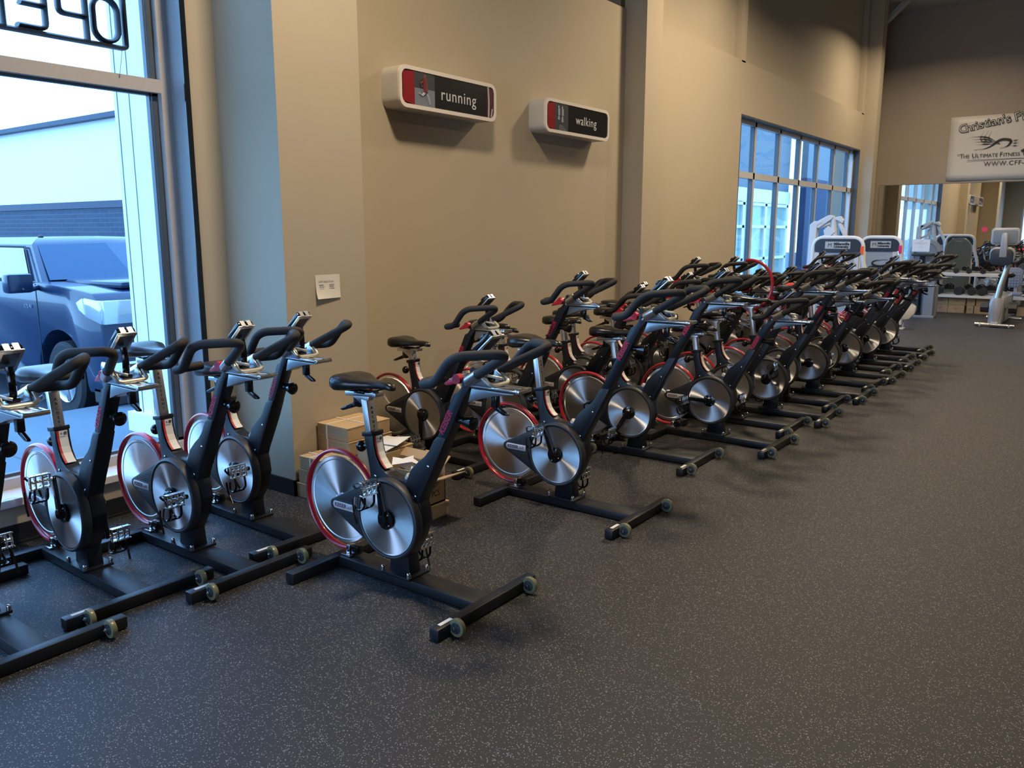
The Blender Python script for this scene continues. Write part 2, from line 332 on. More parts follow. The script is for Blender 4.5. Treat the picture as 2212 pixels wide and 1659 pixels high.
# ---------------------------------------------------------------- spin bike: shared part meshes, local frame u = forward, v = left, z = up
FC = (.03, .322); CC = (.41, .322)           # flywheel and crank centres (u, z)
def bike_parts():
    P = {}
    m = MB(); m.box(.02, .93, -.056, .056, .006, .052, bev=.005); m.box(0, .056, -.333, .333, .004, .054, bev=.006); m.box(.898, .948, -.335, .335, .004, .054, bev=.006)
    for u in (.01, .905):
        for v in (-.30, .27): m.box(u, u+.036, v, v+.03, 0, .006)
    P['base_frame'] = m.mesh('base_frame', BASE)
    P['size_sticker'] = MB().box(.912, .930, -.300, -.225, .0538, .0548).mesh('size_sticker', WHITE, False)
    # front roller wheel, centred on its axle
    P['transport_wheel'] = MB().lathe([(.022, -.011), (.0365, -.010), (.038, -.004), (.038, .004), (.0365, .010), (.022, .011)], seg=36).mesh('transport_wheel', URETH, angle=25)
    m = MB(); m.lathe([(.008, -.0150), (.0235, -.0125), (.0235, .0125), (.008, .0150)], seg=24)
    for k in range(6):
        t = k*PI/3; m.box(.009, .021, -.0165, .0165, -.0015, .0015, M=Matrix.Rotation(t, 4, 'Y'))
    P['wheel_core'] = m.mesh('wheel_core', HUBM)
    P['axle_bolt'] = MB().cyl((0, -.030, 0), (0, .022, 0), .0048, seg=10).lathe([(.008, -.024), (.008, -.018)], seg=6).mesh('axle_bolt', CHROME)
    m = MB(); m.prism([(.352, .05), (.535, .05), (.535, .064), (.352, .064)], -.07, .07, bev=.003); m.prism([(.378, .06), (.512, .06), (.492, .20), (.398, .20)], -.036, .036, bev=.006)
    P['pedestal'] = m.mesh('pedestal', FRAME)
    m = MB()
    for u in (.362, .525):
        for v in (-.060, .060): m.cyl((u, v, .06), (u, v, .080), .010, .0095, 12); m.ball((u, v, .080), .0095)
    m.bm.free(); P['pedestal_bolt'] = MB().cyl((0, 0, .06), (0, 0, .080), .010, .0095, 12).ball((0, 0, .080), .0095, seg=12).mesh('bolt', CHROME)
    # cast frame: seat mast, web behind the chain case
    mast = [(.230, .690), (.243, .63), (.255, .57), (.263, .53), (.268, .49), (.245, .455), (.225, .41), (.23, .34), (.27, .27), (.33, .20), (.39, .15), (.50, .15), (.56, .24), (.595, .33), (.585, .40), (.56, .46),
            (.53, .515), (.47, .510), (.42, .508), (.375, .520), (.335, .547), (.308, .59), (.296, .64), (.291, .70)]
    m = MB(); m.prism(mast, -.034, .034, bev=.006)
    m.prism([(.226, .672), (.294, .684), (.290, .704), (.222, .692)], -.038, .038, bev=.004)
    P['seat_mast'] = m.mesh('seat_mast', FRAME)
    sl = [(.49, .48), (.505, .52), (.530, .569), (.575, .612), (.612, .640), (.640, .672), (.668, .722), (.688, .742), (.739, .742), (.690, .640), (.588, .454), (.56, .385), (.52, .40)]
    P['post_sleeve'] = MB().prism(sl, -.037, .037, bev=.006).mesh('post_sleeve', FRAME)
    m = MB()
    for (u, z) in ((.305, .497), (.555, .449), (.636, .600), (.845, .985)):
        if u < .8: m.ball((u, -.036, z), .0065, (1, .5, 1), 10)
    m.bm.free(); P['frame_bolt'] = MB().ball((0, 0, 0), .0065, (1, .5, 1), 10).mesh('bolt', CHROME)
    P['cap_plate'] = MB().cyl((.492, 0, .508), (.500, 0, .524), .026, .024, 24).mesh('cap_plate', mat('pale_cap', (.36, .37, .37), .45))
    # warning label on the front of the mast
    prof = [(.2925, .675), (.2945, .64), (.3045, .60), (.318, .572), (.338, .548), (.358, .533)]
    def strip(v0, v1, d, z0=0):
        m = MB()
        for i in range(len(prof)-1):
            a, b = prof[i], prof[i+1]
            m.quad((a[0]+d, v0, a[1]+d), (a[0]+d, v1, a[1]+d), (b[0]+d, v1, b[1]+d), (b[0]+d, v0, b[1]+d))
        return m
    P['warning_label'] = strip(-.019, .020, .0065).mesh('warning_label', WHITE)
    P['label_stripe'] = strip(-.029, -.0185, .0066).mesh('label_stripe', STRIPE)
    pr = []
    M0 = frameM((.3005, 0, .668), (0, 1, 0), (-.05, 0, 1))
    pr.append(text_mesh('A', .012, INK, .0004, M0 @ Matrix.Translation((-.009, 0, 0))))
    ring = MB().tube([(.3008, .009+.007*math.cos(t), .668+.007*math.sin(t)) for t in [k*PI/8 for k in range(16)]], .0009, 5, closed=True).mesh('r', INK); pr.append(ring)
    pr.append(MB().tube([(.3008, .005, .663), (.3008, .013, .673)], .0009, 5).tube([(.3008, .013, .663), (.3008, .005, .673)], .0009, 5).mesh('r', INK))
    for k in range(11):
        z = .652-.0068*k; t = max(0, (.64-z)/.09); u = .3005+.010*t+.02*t*t
        if k in (4, 8): continue
        pr.append(MB().box(u, u+.0004, -.016, .008+.006*math.sin(k*2.3), z, z+.0016).mesh('r', SPRINT, False))
    P['label_print'] = join('label_print', pr, INK)
    # flywheel
    m = MB(); m.lathe([(.012, -.030), (.026, -.028), (.028, -.010), (.030, -.0065), (.196, -.0060), (.200, -.0085), (.214, -.0085), (.216, -.006), (.216, .006), (.200, .0085), (.196, .006), (.03, .0065), (.028, .03), (.012, .032)], seg=96)
    P['flywheel'] = m.mesh('flywheel', DISC, angle=30)
    m = MB(); pth = []
    for k in range(61):
        t = math.radians(32+(283-32)*k/60); pth.append((FC[0]+.243*math.cos(t), 0, FC[1]+.243*math.sin(t)))
    m.tube(pth, .017, 12, sx=.62, up=(0, 0, 1) if 0 else None)
    P['flywheel_guard'] = m.mesh('flywheel_guard', RED)
    m = MB(); m.box(.068, .094, -.022, .022, .058, .104, bev=.006); m.box(.050, .112, -.040, -.018, .053, .062, bev=.003); m.box(.050, .112, .018, .040, .053, .062, bev=.003)
    P['guard_bracket'] = m.mesh('guard_bracket', CHROME)
    P['brake_magnet'] = MB().box(.10, .145, -.02, .02, .062, .108, bev=.008).cyl((.145, 0, .085), (.152, 0, .085), .006).mesh('brake_magnet', GLOSS)
    # chain case: teardrop from nose at the flywheel hub to the crank ring
    R = .188
    pts = []
    d = CC[0]-.052; a1 = math.acos((R-.026)/d)
    n = 40
    for k in range(n+1):
        t = (PI-a1)-(2*(PI-a1))*k/n; pts.append((CC[0]+R*math.cos(t), CC[1]+R*math.sin(t)))
    for k in range(9):
        t = -(PI-a1)-(2*a1)*k/8; pts.append((.052+.026*math.cos(t), CC[1]+.026*math.sin(t)))
    m = MB(); m.prism(pts, -.070, -.036, bev=.005)
    m.lathe([(.170, -.068), (.172, -.079), (.178, -.082), (.186, -.078), (.189, -.066)], (CC[0], 0, CC[1]), seg=72)
    for k in range(7):     # moulded ribs on the nose
        for s in (-1, 1):
            dz = .034+.011*k; z = CC[1]+s*dz; u0 = .085+.0225*k*1.15
            x1 = CC[0]-math.sqrt(max(.0001, .192**2-dz*dz))
            if u0 < x1-.01: m.box(u0, x1-.004, -.0725, -.069, z-.0022, z+.0022)
    P['chain_case'] = m.mesh('chain_case', CASE)
    P['case_cover'] = MB().lathe([(.010, -.0755), (.04, -.0755), (.160, -.0755), (.168, -.0775), (.170, -.070)], (0, 0, 0), seg=96).mesh('case_cover', DISC, angle=30)
    bpts = [(.060, .341), (.195, .341), (.195, .306), (.060, .306), (.052, .312), (.048, .3235), (.052, .335)]
    P['maker_badge'] = MB().prism(bpts[::-1], -.0728, -.0700, bev=.001).mesh('maker_badge', BADGE)
    P['badge_text'] = join('badge_text', [text_mesh('KEISER', .027, BADGETX, .0003, frameM((.101, -.0733, .324), (1, 0, 0), (0, 0, 1)), bold=.0006),
                                         text_mesh('m3i', .022, SPRINT, .0003, frameM((.163, -.0733, .323), (1, 0, .08), (0, 0, 1)), shear=.3)], BADGETX)
    # cranks, modelled pointing along +u from the axle
    def crank(s):
        m = MB(); y = .098*s
        m.prism([(-.02, -.016), (.02, -.017), (.15, -.0125), (.172, -.011), (.18, 0), (.172, .011), (.15, .0125), (.02, .017), (-.02, .016)], y-.008*1, y+.008, bev=.004)
        m.lathe([(.018, s*.072), (.046, s*.078), (.046, s*.086), (.03, s*.09), (.022, s*.108), (.01, s*.110)], seg=28)
        return m.mesh('crank_arm', GLOSS)
    P['crank_near'] = crank(-1); P['crank_far'] = crank(1)
    m = MB()
    for k in range(4):
        t = PI/4+k*PI/2; m.ball((.034*math.cos(t), -.0885, .034*math.sin(t)), .0045, seg=8)
    m.bm.free(); P['crank_bolt'] = MB().ball((0, -.0885, 0), .0045, seg=8).mesh('bolt', CHROME)
    # pedal: centre of spindle root at origin, body along -v (near side); mirrored for far
    def pedal(s):
        m = MB()
        for u in (-.034, .026): 
            m.box(u, u+.008, s*.014 if s > 0 else -.106, .106 if s > 0 else -.014, -.012, .012, bev=.003)
        for v in (.018, .048, .078, .100):
            m.box(-.034, .034, s*v-.004, s*v+.004, -.010, .010, bev=.002)
        for k in range(9):
            for u in (-.031, .031): m.box(u-.003, u+.003, s*(.02+.0105*k)-.003, s*(.02+.0105*k)+.003, .010, .016)
        m.cyl((0, s*.005, 0), (0, s*.105, 0), .009, seg=12)
        m.lathe([(.011, s*.009), (.011, s*.016)], seg=12)
        return m.mesh('pedal', CHROME)
    def cage(s):
        m = MB()
        for v in (.030, .086):
            m.tube(fillet([(.034, s*v, .004), (.085, s*v, .004), (.108, s*v, -.030), (.100, s*v, -.062), (.055, s*(v*.6+.022), -.070)], .03, 5), .0055, 7)
        m.tube([(.106, s*.030, -.030), (.106, s*.086, -.030)], .005, 7)
        m.tube(fillet([(-.03, s*.098, 0), (-.02, s*.108, -.05), (.03, s*.060, -.075), (.0, s*.012, -.05), (-.02, s*.012, 0)], .03, 5), .006, 6, sx=.35)
        m.tube(fillet([(.05, s*.106, -.05), (.10, s*.112, -.04), (.16, s*.11, -.02)], .02, 4), .006, 6, sx=.3)
        return m.mesh('toe_cage', GLOSS)
    for s, n in ((-1, 'near'), (1, 'far')): P['pedal_'+n] = pedal(s); P['cage_'+n] = cage(s)
    # saddle group
    A = Vector((.2655, 0, .60)); B = Vector((.2275, 0, .845)); dz = (B-A).normalized(); Mx = frameM(A, dz.cross(Vector((0, 1, 0)))*-1, (0, 1, 0))
    L = (B-A).length
    m = MB(); m.prism([(.257, .56), (.291, .565), (.250, .845), (.214, .845)], -.026, .026, bev=.004)
    P['seat_post'] = m.mesh('seat_post', ALU)
    ms = []
    for i, c in enumerate('ABCDEFGHI'):
        t = .030+.0215*i; z = .835-t; u = .2508+(.845-z)/.28*.0405*1.0+.0006
        ms.append(text_mesh(c, .019, INK, .0003, frameM((u, .001, z), (0, 1, 0), (-.145, 0, .99)), bold=.0003))
    P['size_letters'] = join('size_letters', ms, INK)
    m = MB(); m.prism([(.100, .848), (.295, .862), (.300, .872), (.292, .884), (.102, .870)], -.020, .020, bev=.003)
    m.prism([(.150, .852), (.262, .860), (.250, .835), (.214, .815)], -.018, .018, bev=.003); m.box(.292, .312, -.028, .028, .862, .882, bev=.003)
    P['saddle_slider'] = m.mesh('saddle_slider', ALU)
    rings = []
    N = 22
    sec = [(.052, .010, .915, .905), (.056, .055, .942, .884), (.075, .090, .957, .872), (.110, .108, .963, .866), (.160, .104, .960, .872), (.205, .082, .950, .882), (.245, .056, .941, .890), (.290, .038, .937, .895), (.335, .029, .938, .898), (.372, .025, .937, .898), (.395, .020, .928, .896), (.405, .009, .914, .899)]
    for (u, hw, zt, zb) in sec:
        r = []
        for k in range(N):
            t = 2*PI*k/N; c, s_ = math.cos(t), math.sin(t)
            x = hw*math.copysign(abs(c)**.75, c); zm = (zt+zb)/2; hz = (zt-zb)/2
            z = zm+hz*math.copysign(abs(s_)**.75, s_)
            if s_ > .2 and hw > .05: z -= .010*(1-abs(c))*s_*(hw/.108)      # centre channel
            if s_ < 0: z += .35*(1-abs(c))*hz
            r.append((u, x, z))
        rings.append(r)
    P['saddle'] = MB().loft(rings).mesh('saddle', VINYL, angle=60)
    m = MB()
    for s in (-1, 1): m.tube(fillet([(.10, s*.035, .888), (.14, s*.022, .878), (.26, s*.020, .878), (.33, s*.012, .900)], .03, 4), .0035, 7)
    m.box(.165, .235, -.024, .024, .868, .884, bev=.004)
    P['saddle_rails'] = m.mesh('saddle_rails', GLOSS)
    m = MB(); m.box(.148, .190, -.012, .012, .800, .850, bev=.003); m.prism([(.150, .822), (.052, .780), (.050, .772), (.070, .770), (.160, .800)], -.008, .008, bev=.003)
    P['saddle_lever'] = m.mesh('saddle_lever', GLOSS)
    m = MB(); m.cyl((.245, 0, .622), (.215, 0, .618), .012, seg=12); m.lathe([(.010, -.012), (.025, -.006), (.029, .006), (.026, .020), (.012, .026)], (0, 0, 0), 'x', 20)
    kb = m
    P['mast_knob'] = MB().cyl((.245, 0, .622), (.205, 0, .616), .011, seg=12).ball((.180, 0, .612), .026, (1, 1, 1.05), 18).mesh('mast_knob', GLOSS); kb.bm.free()
    # upper post and bars
    up = [(.590, .56), (.645, .56), (.739, .738), (.838, .933), (.866, .965), (.874, .990), (.866, 1.010), (.842, 1.018), (.826, 1.004), (.826, .975), (.806, .950), (.780, .938), (.778, .932), (.686, .738)]
    P['upper_post'] = MB().prism(up, -.031, .031, bev=.005).mesh('upper_post', FRAME)
    P['brand_lettering'] = text_mesh('KEISER', .040, REDP, .0004, frameM((.7365, -.0316, .808), (.47, 0, .883), (-.883, 0, .47)), bold=.0012, space=1.0, shear=.15)
    m = MB(); m.prism([(.882, .973), (1.098, .973), (1.09, .968), (1.04, .961), (.995, .952), (.95, .940), (.91, .928), (.862, .912)], -.036, .036, bev=.003)
    P['bar_gusset'] = m.mesh('bar_gusset', ALUG)
    m = MB(); m.box(.872, 1.122, -.046, -.014, .980, .991, bev=.003); m.box(.872, 1.122, .014, .046, .980, .991, bev=.003); m.box(.880, 1.11, -.016, .016, .982, .988); m.box(1.105, 1.128, -.046, .046, .976, .993, bev=.004)
    P['slide_rail'] = m.mesh('slide_rail', mat('polished_rail', (.75, .75, .75), .2, 1))
    P['rail_base'] = bx(.875, 1.10, -.030, .030, .972, .981).mesh('rail_base', INK, False)  # black strip fills the gap under the rail, its shade put into the colour
    m = MB()
    for s in (-1, 1):
        m.prism([(.885, .988), (.885, 1.008), (.905, 1.032), (.945, 1.045), (.972, 1.028), (.995, .994), (.985, .988)], s*.048-.004, s*.048+.004, bev=.003)
    m.box(.90, .97, -.048, .048, .990, 1.004, bev=.003); m.ball((.852, -.033, .985), .0075, (1, .5, 1), 10)
    P['bar_mount'] = m.mesh('bar_mount', ALUG)
    m = MB()
    for s in (-1, 1): m.cyl((.878, s*.050, 1.004), (.945, s*.070, 1.041), .022, seg=20)
    m.bm.free()
    for s, n in ((-1, 'near'), (1, 'far')): P['bar_socket_'+n] = MB().cyl((.878, s*.050, 1.004), (.945, s*.070, 1.041), .022, seg=20).mesh('bar_socket', ALU)
    m = MB(); m.tube(fillet([(.955, -.066, 1.035), (.998, -.062, 1.004), (1.004, -.045, .998), (1.004, .045, .998), (.998, .062, 1.004), (.955, .066, 1.035)], .02, 5), .0085, 10)
    m.tube(fillet([(.985, -.058, 1.04), (1.03, -.05, 1.035), (1.035, -.035, 1.03)], .01, 4), .006, 8)
    P['bar_stirrup'] = m.mesh('bar_stirrup', PALE)
    def grip(s):
        pts = [(.925, s*.0640, 1.030), (1.158, s*.138, 1.152), (.972, s*.258, 1.138), (.872, s*.246, 1.024), (.806, s*.243, 1.012), (.782, s*.205, 1.012), (.780, s*.100, 1.013)]
        return MB().tube(fillet(pts, [0, .075, .055, .045, .03, .03, 0], 8), .0195, 14).mesh('grip', FOAM, angle=50)
    P['grip_near'] = grip(-1); P['grip_far'] = grip(1)
    m = MB(); m.cyl((.80, -.008, 1.002), (.80, -.036, 1.002), .021, seg=24); m.prism([(.812, .985), (.735, .968), (.728, .976), (.790, 1.018)], -.032, -.012, bev=.004)
    P['resistance_lever'] = m.mesh('resistance_lever', REDK)
    m = MB(); m.tube(fillet([(.93, 0, 1.0), (.955, 0, 1.03), (.955, 0, 1.09), (.945, 0, 1.13)], .03, 5), .014, 10); m.box(.925, .965, -.02, .02, .995, 1.02, bev=.005)
    P['console_post'] = m.mesh('console_post', GLOSS)
    Mc = frameM((.948, 0, 1.152), (0, 1, 0), (.74, 0, .672))
    P['console'] = MB().box(-.039, .039, -.060, .060, -.030, -.004, Mc, bev=.006).box(-.02, .02, -.01, .02, -.045, -.028, Mc, bev=.003).mesh('console', GLOSS)
    P['console_face'] = MB().box(-.041, .041, -.062, .062, -.006, .002, Mc, bev=.003).box(-.026, -.006, .0615, .0635, -.03, -.002, Mc).box(.006, .026, .0615, .0635, -.03, -.002, Mc).mesh('console_face', ALU)
    P['console_screen'] = MB().box(-.028, .028, -.040, .044, .002, .003, Mc).mesh('console_screen', CASE)
    m = MB(); m.cyl((.77, 0, .822), (.812, 0, .820), .016, seg=14); m.cyl((.812, 0, .82), (.862, 0, .817), .017, .031, 22); m.ball((.862, 0, .817), .031, (.35, 1, 1), 18)
    P['post_knob'] = m.mesh('post_knob', GLOSS)
    m = MB(); m.box(.965, .992, -.014, .014, .900, .958, bev=.003); m.prism([(.975, .915), (1.042, .882), (1.046, .874), (1.020, .872), (.972, .892)], -.007, .007, bev=.003)
    P['bar_lever'] = m.mesh('bar_lever', GLOSS)
    return P
BP = bike_parts()
HU, HZ = .5, 1.0
def make_bike(label, x, y, ang=0, h=0, s=0, crank=90, console=True, group='spin bikes parked side on along the wall', red_lever=True):
    """x, y: the middle of the two front wheels on the floor"""
    a = math.radians(ang); ox = x-(.972*math.cos(a)+.0*math.sin(a)); oy = y-.017-.972*math.sin(a)
    t = thing('spin_bike', label, 'exercise bike', (ox, oy, 0), a, group)
    f = link('base_frame', BP['base_frame'], t); link('size_sticker', BP['size_sticker'], f)
    for v in (-.25, .25):
        wl_ = link('transport_wheel', BP['transport_wheel'], t, (.975, v, .041)); link('wheel_core', BP['wheel_core'], wl_); link('axle_bolt', BP['axle_bolt'], wl_)
    pd = link('pedestal', BP['pedestal'], t)
    for q in ((.362, -.06), (.362, .06), (.525, -.06), (.525, .06)): link('bolt', BP['pedestal_bolt'], pd, (q[0], q[1], 0))
    ma = link('seat_mast', BP['seat_mast'], t); link('warning_label', BP['warning_label'], ma); link('label_stripe', BP['label_stripe'], ma); link('label_print', BP['label_print'], ma); link('mast_knob', BP['mast_knob'], ma)
    sl = link('post_sleeve', BP['post_sleeve'], t); link('bolt', BP['frame_bolt'], ma, (.305, -.036, .497)); link('bolt', BP['frame_bolt'], sl, (.555, -.038, .449)); link('bolt', BP['frame_bolt'], sl, (.636, -.038, .600)); link('cap_plate', BP['cap_plate'], ma)
    link('flywheel', BP['flywheel'], t, (FC[0], 0, FC[1]))
    gd = link('flywheel_guard', BP['flywheel_guard'], t); link('guard_bracket', BP['guard_bracket'], gd); link('brake_magnet', BP['brake_magnet'], gd)
    cs = link('chain_case', BP['chain_case'], t); link('case_cover', BP['case_cover'], cs, (CC[0], 0, CC[1])); link('maker_badge', BP['maker_badge'], cs); link('badge_lettering', BP['badge_text'], cs)
    for n, cr in (('near', crank), ('far', crank+180)):
        c = link('crank_arm', BP['crank_'+n], t, (CC[0], 0, CC[1])); c.rotation_euler = (0, -math.radians(cr), 0)
        for k in range(4 if n == 'near' else 0): link('bolt', BP['crank_bolt'], c, (.034*math.cos(PI/4+k*PI/2), 0, .034*math.sin(PI/4+k*PI/2)))
        r = math.radians(cr); sg = -1 if n == 'near' else 1
        p_ = link('pedal', BP['pedal_'+n], t, (CC[0]+.168*math.cos(r), sg*.100, CC[1]+.168*math.sin(r))); p_.rotation_euler = (0, math.radians(78+(cr*7) % 35), 0)
        link('toe_cage', BP['cage_'+n], p_)
    so = (-.145*s, 0, s)
    sp_ = link('seat_post', BP['seat_post'], t, so); link('size_letters', BP['size_letters'], sp_)
    link('saddle_slider', BP['saddle_slider'], t, so); link('saddle_lever', BP['saddle_lever'], t, so)
    sd = link('saddle', BP['saddle'], t, so); link('saddle_rail', BP['saddle_rails'], sd)
    ho = (HU*h, 0, HZ*h)
    u = link('upper_post', BP['upper_post'], t, ho); link('brand_lettering', BP['brand_lettering'], u); link('post_knob', BP['post_knob'], u)
    link('bar_gusset', BP['bar_gusset'], t, ho); rl = link('slide_rail', BP['slide_rail'], t, ho); link('rail_base', BP['rail_base'], rl)
    hb = link('bar_mount', BP['bar_mount'], t, ho); link('bar_socket', BP['bar_socket_near'], hb); link('bar_socket', BP['bar_socket_far'], hb); link('bar_stirrup', BP['bar_stirrup'], hb); link('bar_lever', BP['bar_lever'], hb)
    link('grip', BP['grip_near'], t, ho); link('grip', BP['grip_far'], t, ho)
    if red_lever: link('resistance_lever', BP['resistance_lever'], t, ho)
    if console:
        cp = link('console', BP['console'], t, ho); link('console_post', BP['console_post'], cp); link('console_face', BP['console_face'], cp); link('console_screen', BP['console_screen'], cp)
    return t
GW, GF, GB = 'spin bikes in front of the big window', 'spin bikes in the front line', 'spin bikes in the back line against the wall'
BIKES = [
 ('spin bike at the far left, cut off by the picture edge', -3.098, 1.235, 0, 0, -.05, 20, GW),
 ('spin bike before the window and parked truck, second from the left', -3.252, 1.732, -1.2, 0, .02, 97, GW),
 ('spin bike before the window, its seat post raised to letter I', -3.078, 2.178, .3, 0, .10, 12, GW),
 ('spin bike beside the blue lit column, lowest saddle of the four by the window', -3.215, 2.61, -2, 0, -.07, 15, GW),
 ('charcoal spin bike nearest the viewer, alone before the cardboard boxes', -1.993, 2.57, 0, 0, 0, 97, GF),
 ('spin bike just right of the nearest one, its handlebars raised high', -1.986, 3.93, 0, .155, .045, 112, GF),
 ('third spin bike of the front line, raised bars, gap on its near side', -2.191, 5.201, 1.7, .15, -.03, 238, GF),
 ('fourth spin bike of the front line, low bars, near crank pointing straight back', -1.899, 5.936, 0, -.017, -.05, 180, GF),
 ('fifth spin bike of the front line, raised bars just behind the low barred one', -2.002, 6.60, .7, .155, .0, 80, GF),
 ('sixth spin bike of the front line, red hoop hung beside its raised saddle', -1.879, 7.135, 3, .14, .09, 55, GF),
 ('seventh spin bike of the front line, low bars between bikes with raised bars', -1.99, 7.769, 1.2, 0, .02, 300, GF),
 ('eighth spin bike of the front line, low bars, red cloth on its saddle', -1.863, 8.287, 1.7, 0, .12, 200, GF),
 ('ninth spin bike of the front line, raised bars before the lettered machine panel', -1.934, 8.95, -.5, .155, .02, 70, GF),
 ('tenth spin bike of the front line, bars half raised', -1.868, 9.57, .4, .10, -.02, 120, GF),
 ('eleventh spin bike of the front line, set slightly back from the tenth', -2.024, 10.10, -.3, .03, .03, 10, GF),
 ('twelfth spin bike of the front line, low bars, fourth from the far end', -1.893, 10.60, 1.1, 0, 0, 260, GF),
 ('thirteenth spin bike of the front line, third from the far end', -2.054, 11.098, 1.5, .05, 0, 45, GF),
 ('second to last spin bike of the front line', -1.924, 11.60, .4, .05, .02, 150, GF),
 ('last spin bike of the front line, raised bars beside the far grey machine', -2.042, 12.161, 0, .145, 0, 330, GF),
 ('spin bike against the wall under the running sign, low saddle behind the boxes', -3.33, 4.25, 0, -.022, -.10, 270, GB),
 ('second spin bike of the back line from the boxes, bars raised', -3.0, 4.77, 0, .124, .0, 250, GB),
 ('third spin bike of the back line, its bars doubled behind the second one', -3.31, 5.28, 0, .085, -.10, 60, GB),
 ('fourth spin bike of the back line, low bars under the walking sign', -3.01, 5.76, 0, -.02, -.05, 200, GB),
 ('fifth spin bike of the back line, set back, low bars before the pillar', -3.23, 6.24, 0, -.03, -.05, 120, GB),
 ('sixth spin bike of the back line, level bars right of the wall pillar', -3.05, 6.66, 0, .04, -.05, 40, GB),
 ('seventh spin bike of the back line, highest bars against the bare wall', -3.24, 7.11, 0, .157, -.02, 300, GB),
 ('eighth spin bike of the back line, low bars behind the third front one', -3.04, 7.56, 0, .03, -.08, 90, GB),
 ('ninth spin bike of the back line, high bars at the far window\'s left edge', -3.225, 8.02, 0, .147, -.05, 220, GB),
 ('tenth spin bike of the back line, low bars at the window edge', -3.0, 8.46, 0, .0, .10, 140, GB),
 ('eleventh spin bike of the back line, low bars below the far window', -3.217, 8.93, 0, -.007, -.05, 20, GB),
 ('twelfth spin bike of the back line, low bars under the third window pane', -3.03, 9.48, 0, .0, 0, 80, GB),
 ('thirteenth spin bike of the back line, low bars before the window middle', -3.236, 10.03, 0, -.02, 0, 160, GB),
 ('fourteenth spin bike of the back line, behind the twelfth front bike', -3.12, 10.54, 0, 0, .06, 30, GB),
 ('fifteenth spin bike of the back line, high bars before the left pale machine', -3.234, 11.04, 0, .141, 0, 290, GB),
 ('second to last spin bike of the back line', -3.12, 11.53, 0, .0, 0, 110, GB),
 ('last spin bike of the back line, high bars before a machine panel', -3.232, 12.01, 0, .15, 0, 350, GB),
]
for (lb, x, y, an, h, s, cr, gp) in BIKES:
    make_bike(lb, x, y, an, h, s, cr, True, gp)

# ---------------------------------------------------------------- wall signs
def rrect(y0, y1, z0, z1, r, n=6):
    out = []
    for (cy, cz, a0) in ((y1-r, z1-r, 0), (y0+r, z1-r, 90), (y0+r, z0+r, 180), (y1-r, z0+r, 270)):
        for k in range(n+1):
            a = math.radians(a0+90*k/n); out.append((cy+r*math.cos(a), cz+r*math.sin(a)))
    return out
SIGNW = mat('satin_sign_housing', (.52, .50, .46), .45); SIGNF = mat('sign_face_rim', (.72, .66, .60), .4)
BLK = mat('gloss_black_panel', (.008, .008, .010), .25); MAR = mat('deep_red_panel', (.24, .004, .012), .3); DK = mat('dark_photo_print', (.03, .034, .045), .4)
PG = mat('grey_photo_print', (.16, .19, .24), .45); LG = mat('light_photo_print', (.42, .43, .45), .45); TXW = mat('white_sign_lettering', (.62, .62, .62), .5)
MY = lambda x, y, z: frameM((x, y, z), (0, 1, 0), (0, 0, 1))       # writing on walls that face +X
MX = lambda x, y, z: frameM((x, y, z), (1, 0, 0), (0, 0, 1))       # writing that faces -Y
def ring_prism(o, i, x0, x1):
    m = MB(); n = len(o)
    A = [m.bm.verts.new((x0, *p)) for p in o]; B = [m.bm.verts.new((x1, *p)) for p in o]; Cc = [m.bm.verts.new((x1, *p)) for p in i]; D = [m.bm.verts.new((x0, *p)) for p in i]
    for k in range(n):
        j = (k+1) % n
        for q in ((A, B), (B, Cc), (Cc, D), (D, A)): m.bm.faces.new([q[0][k], q[0][j], q[1][j], q[1][k]])
    return m
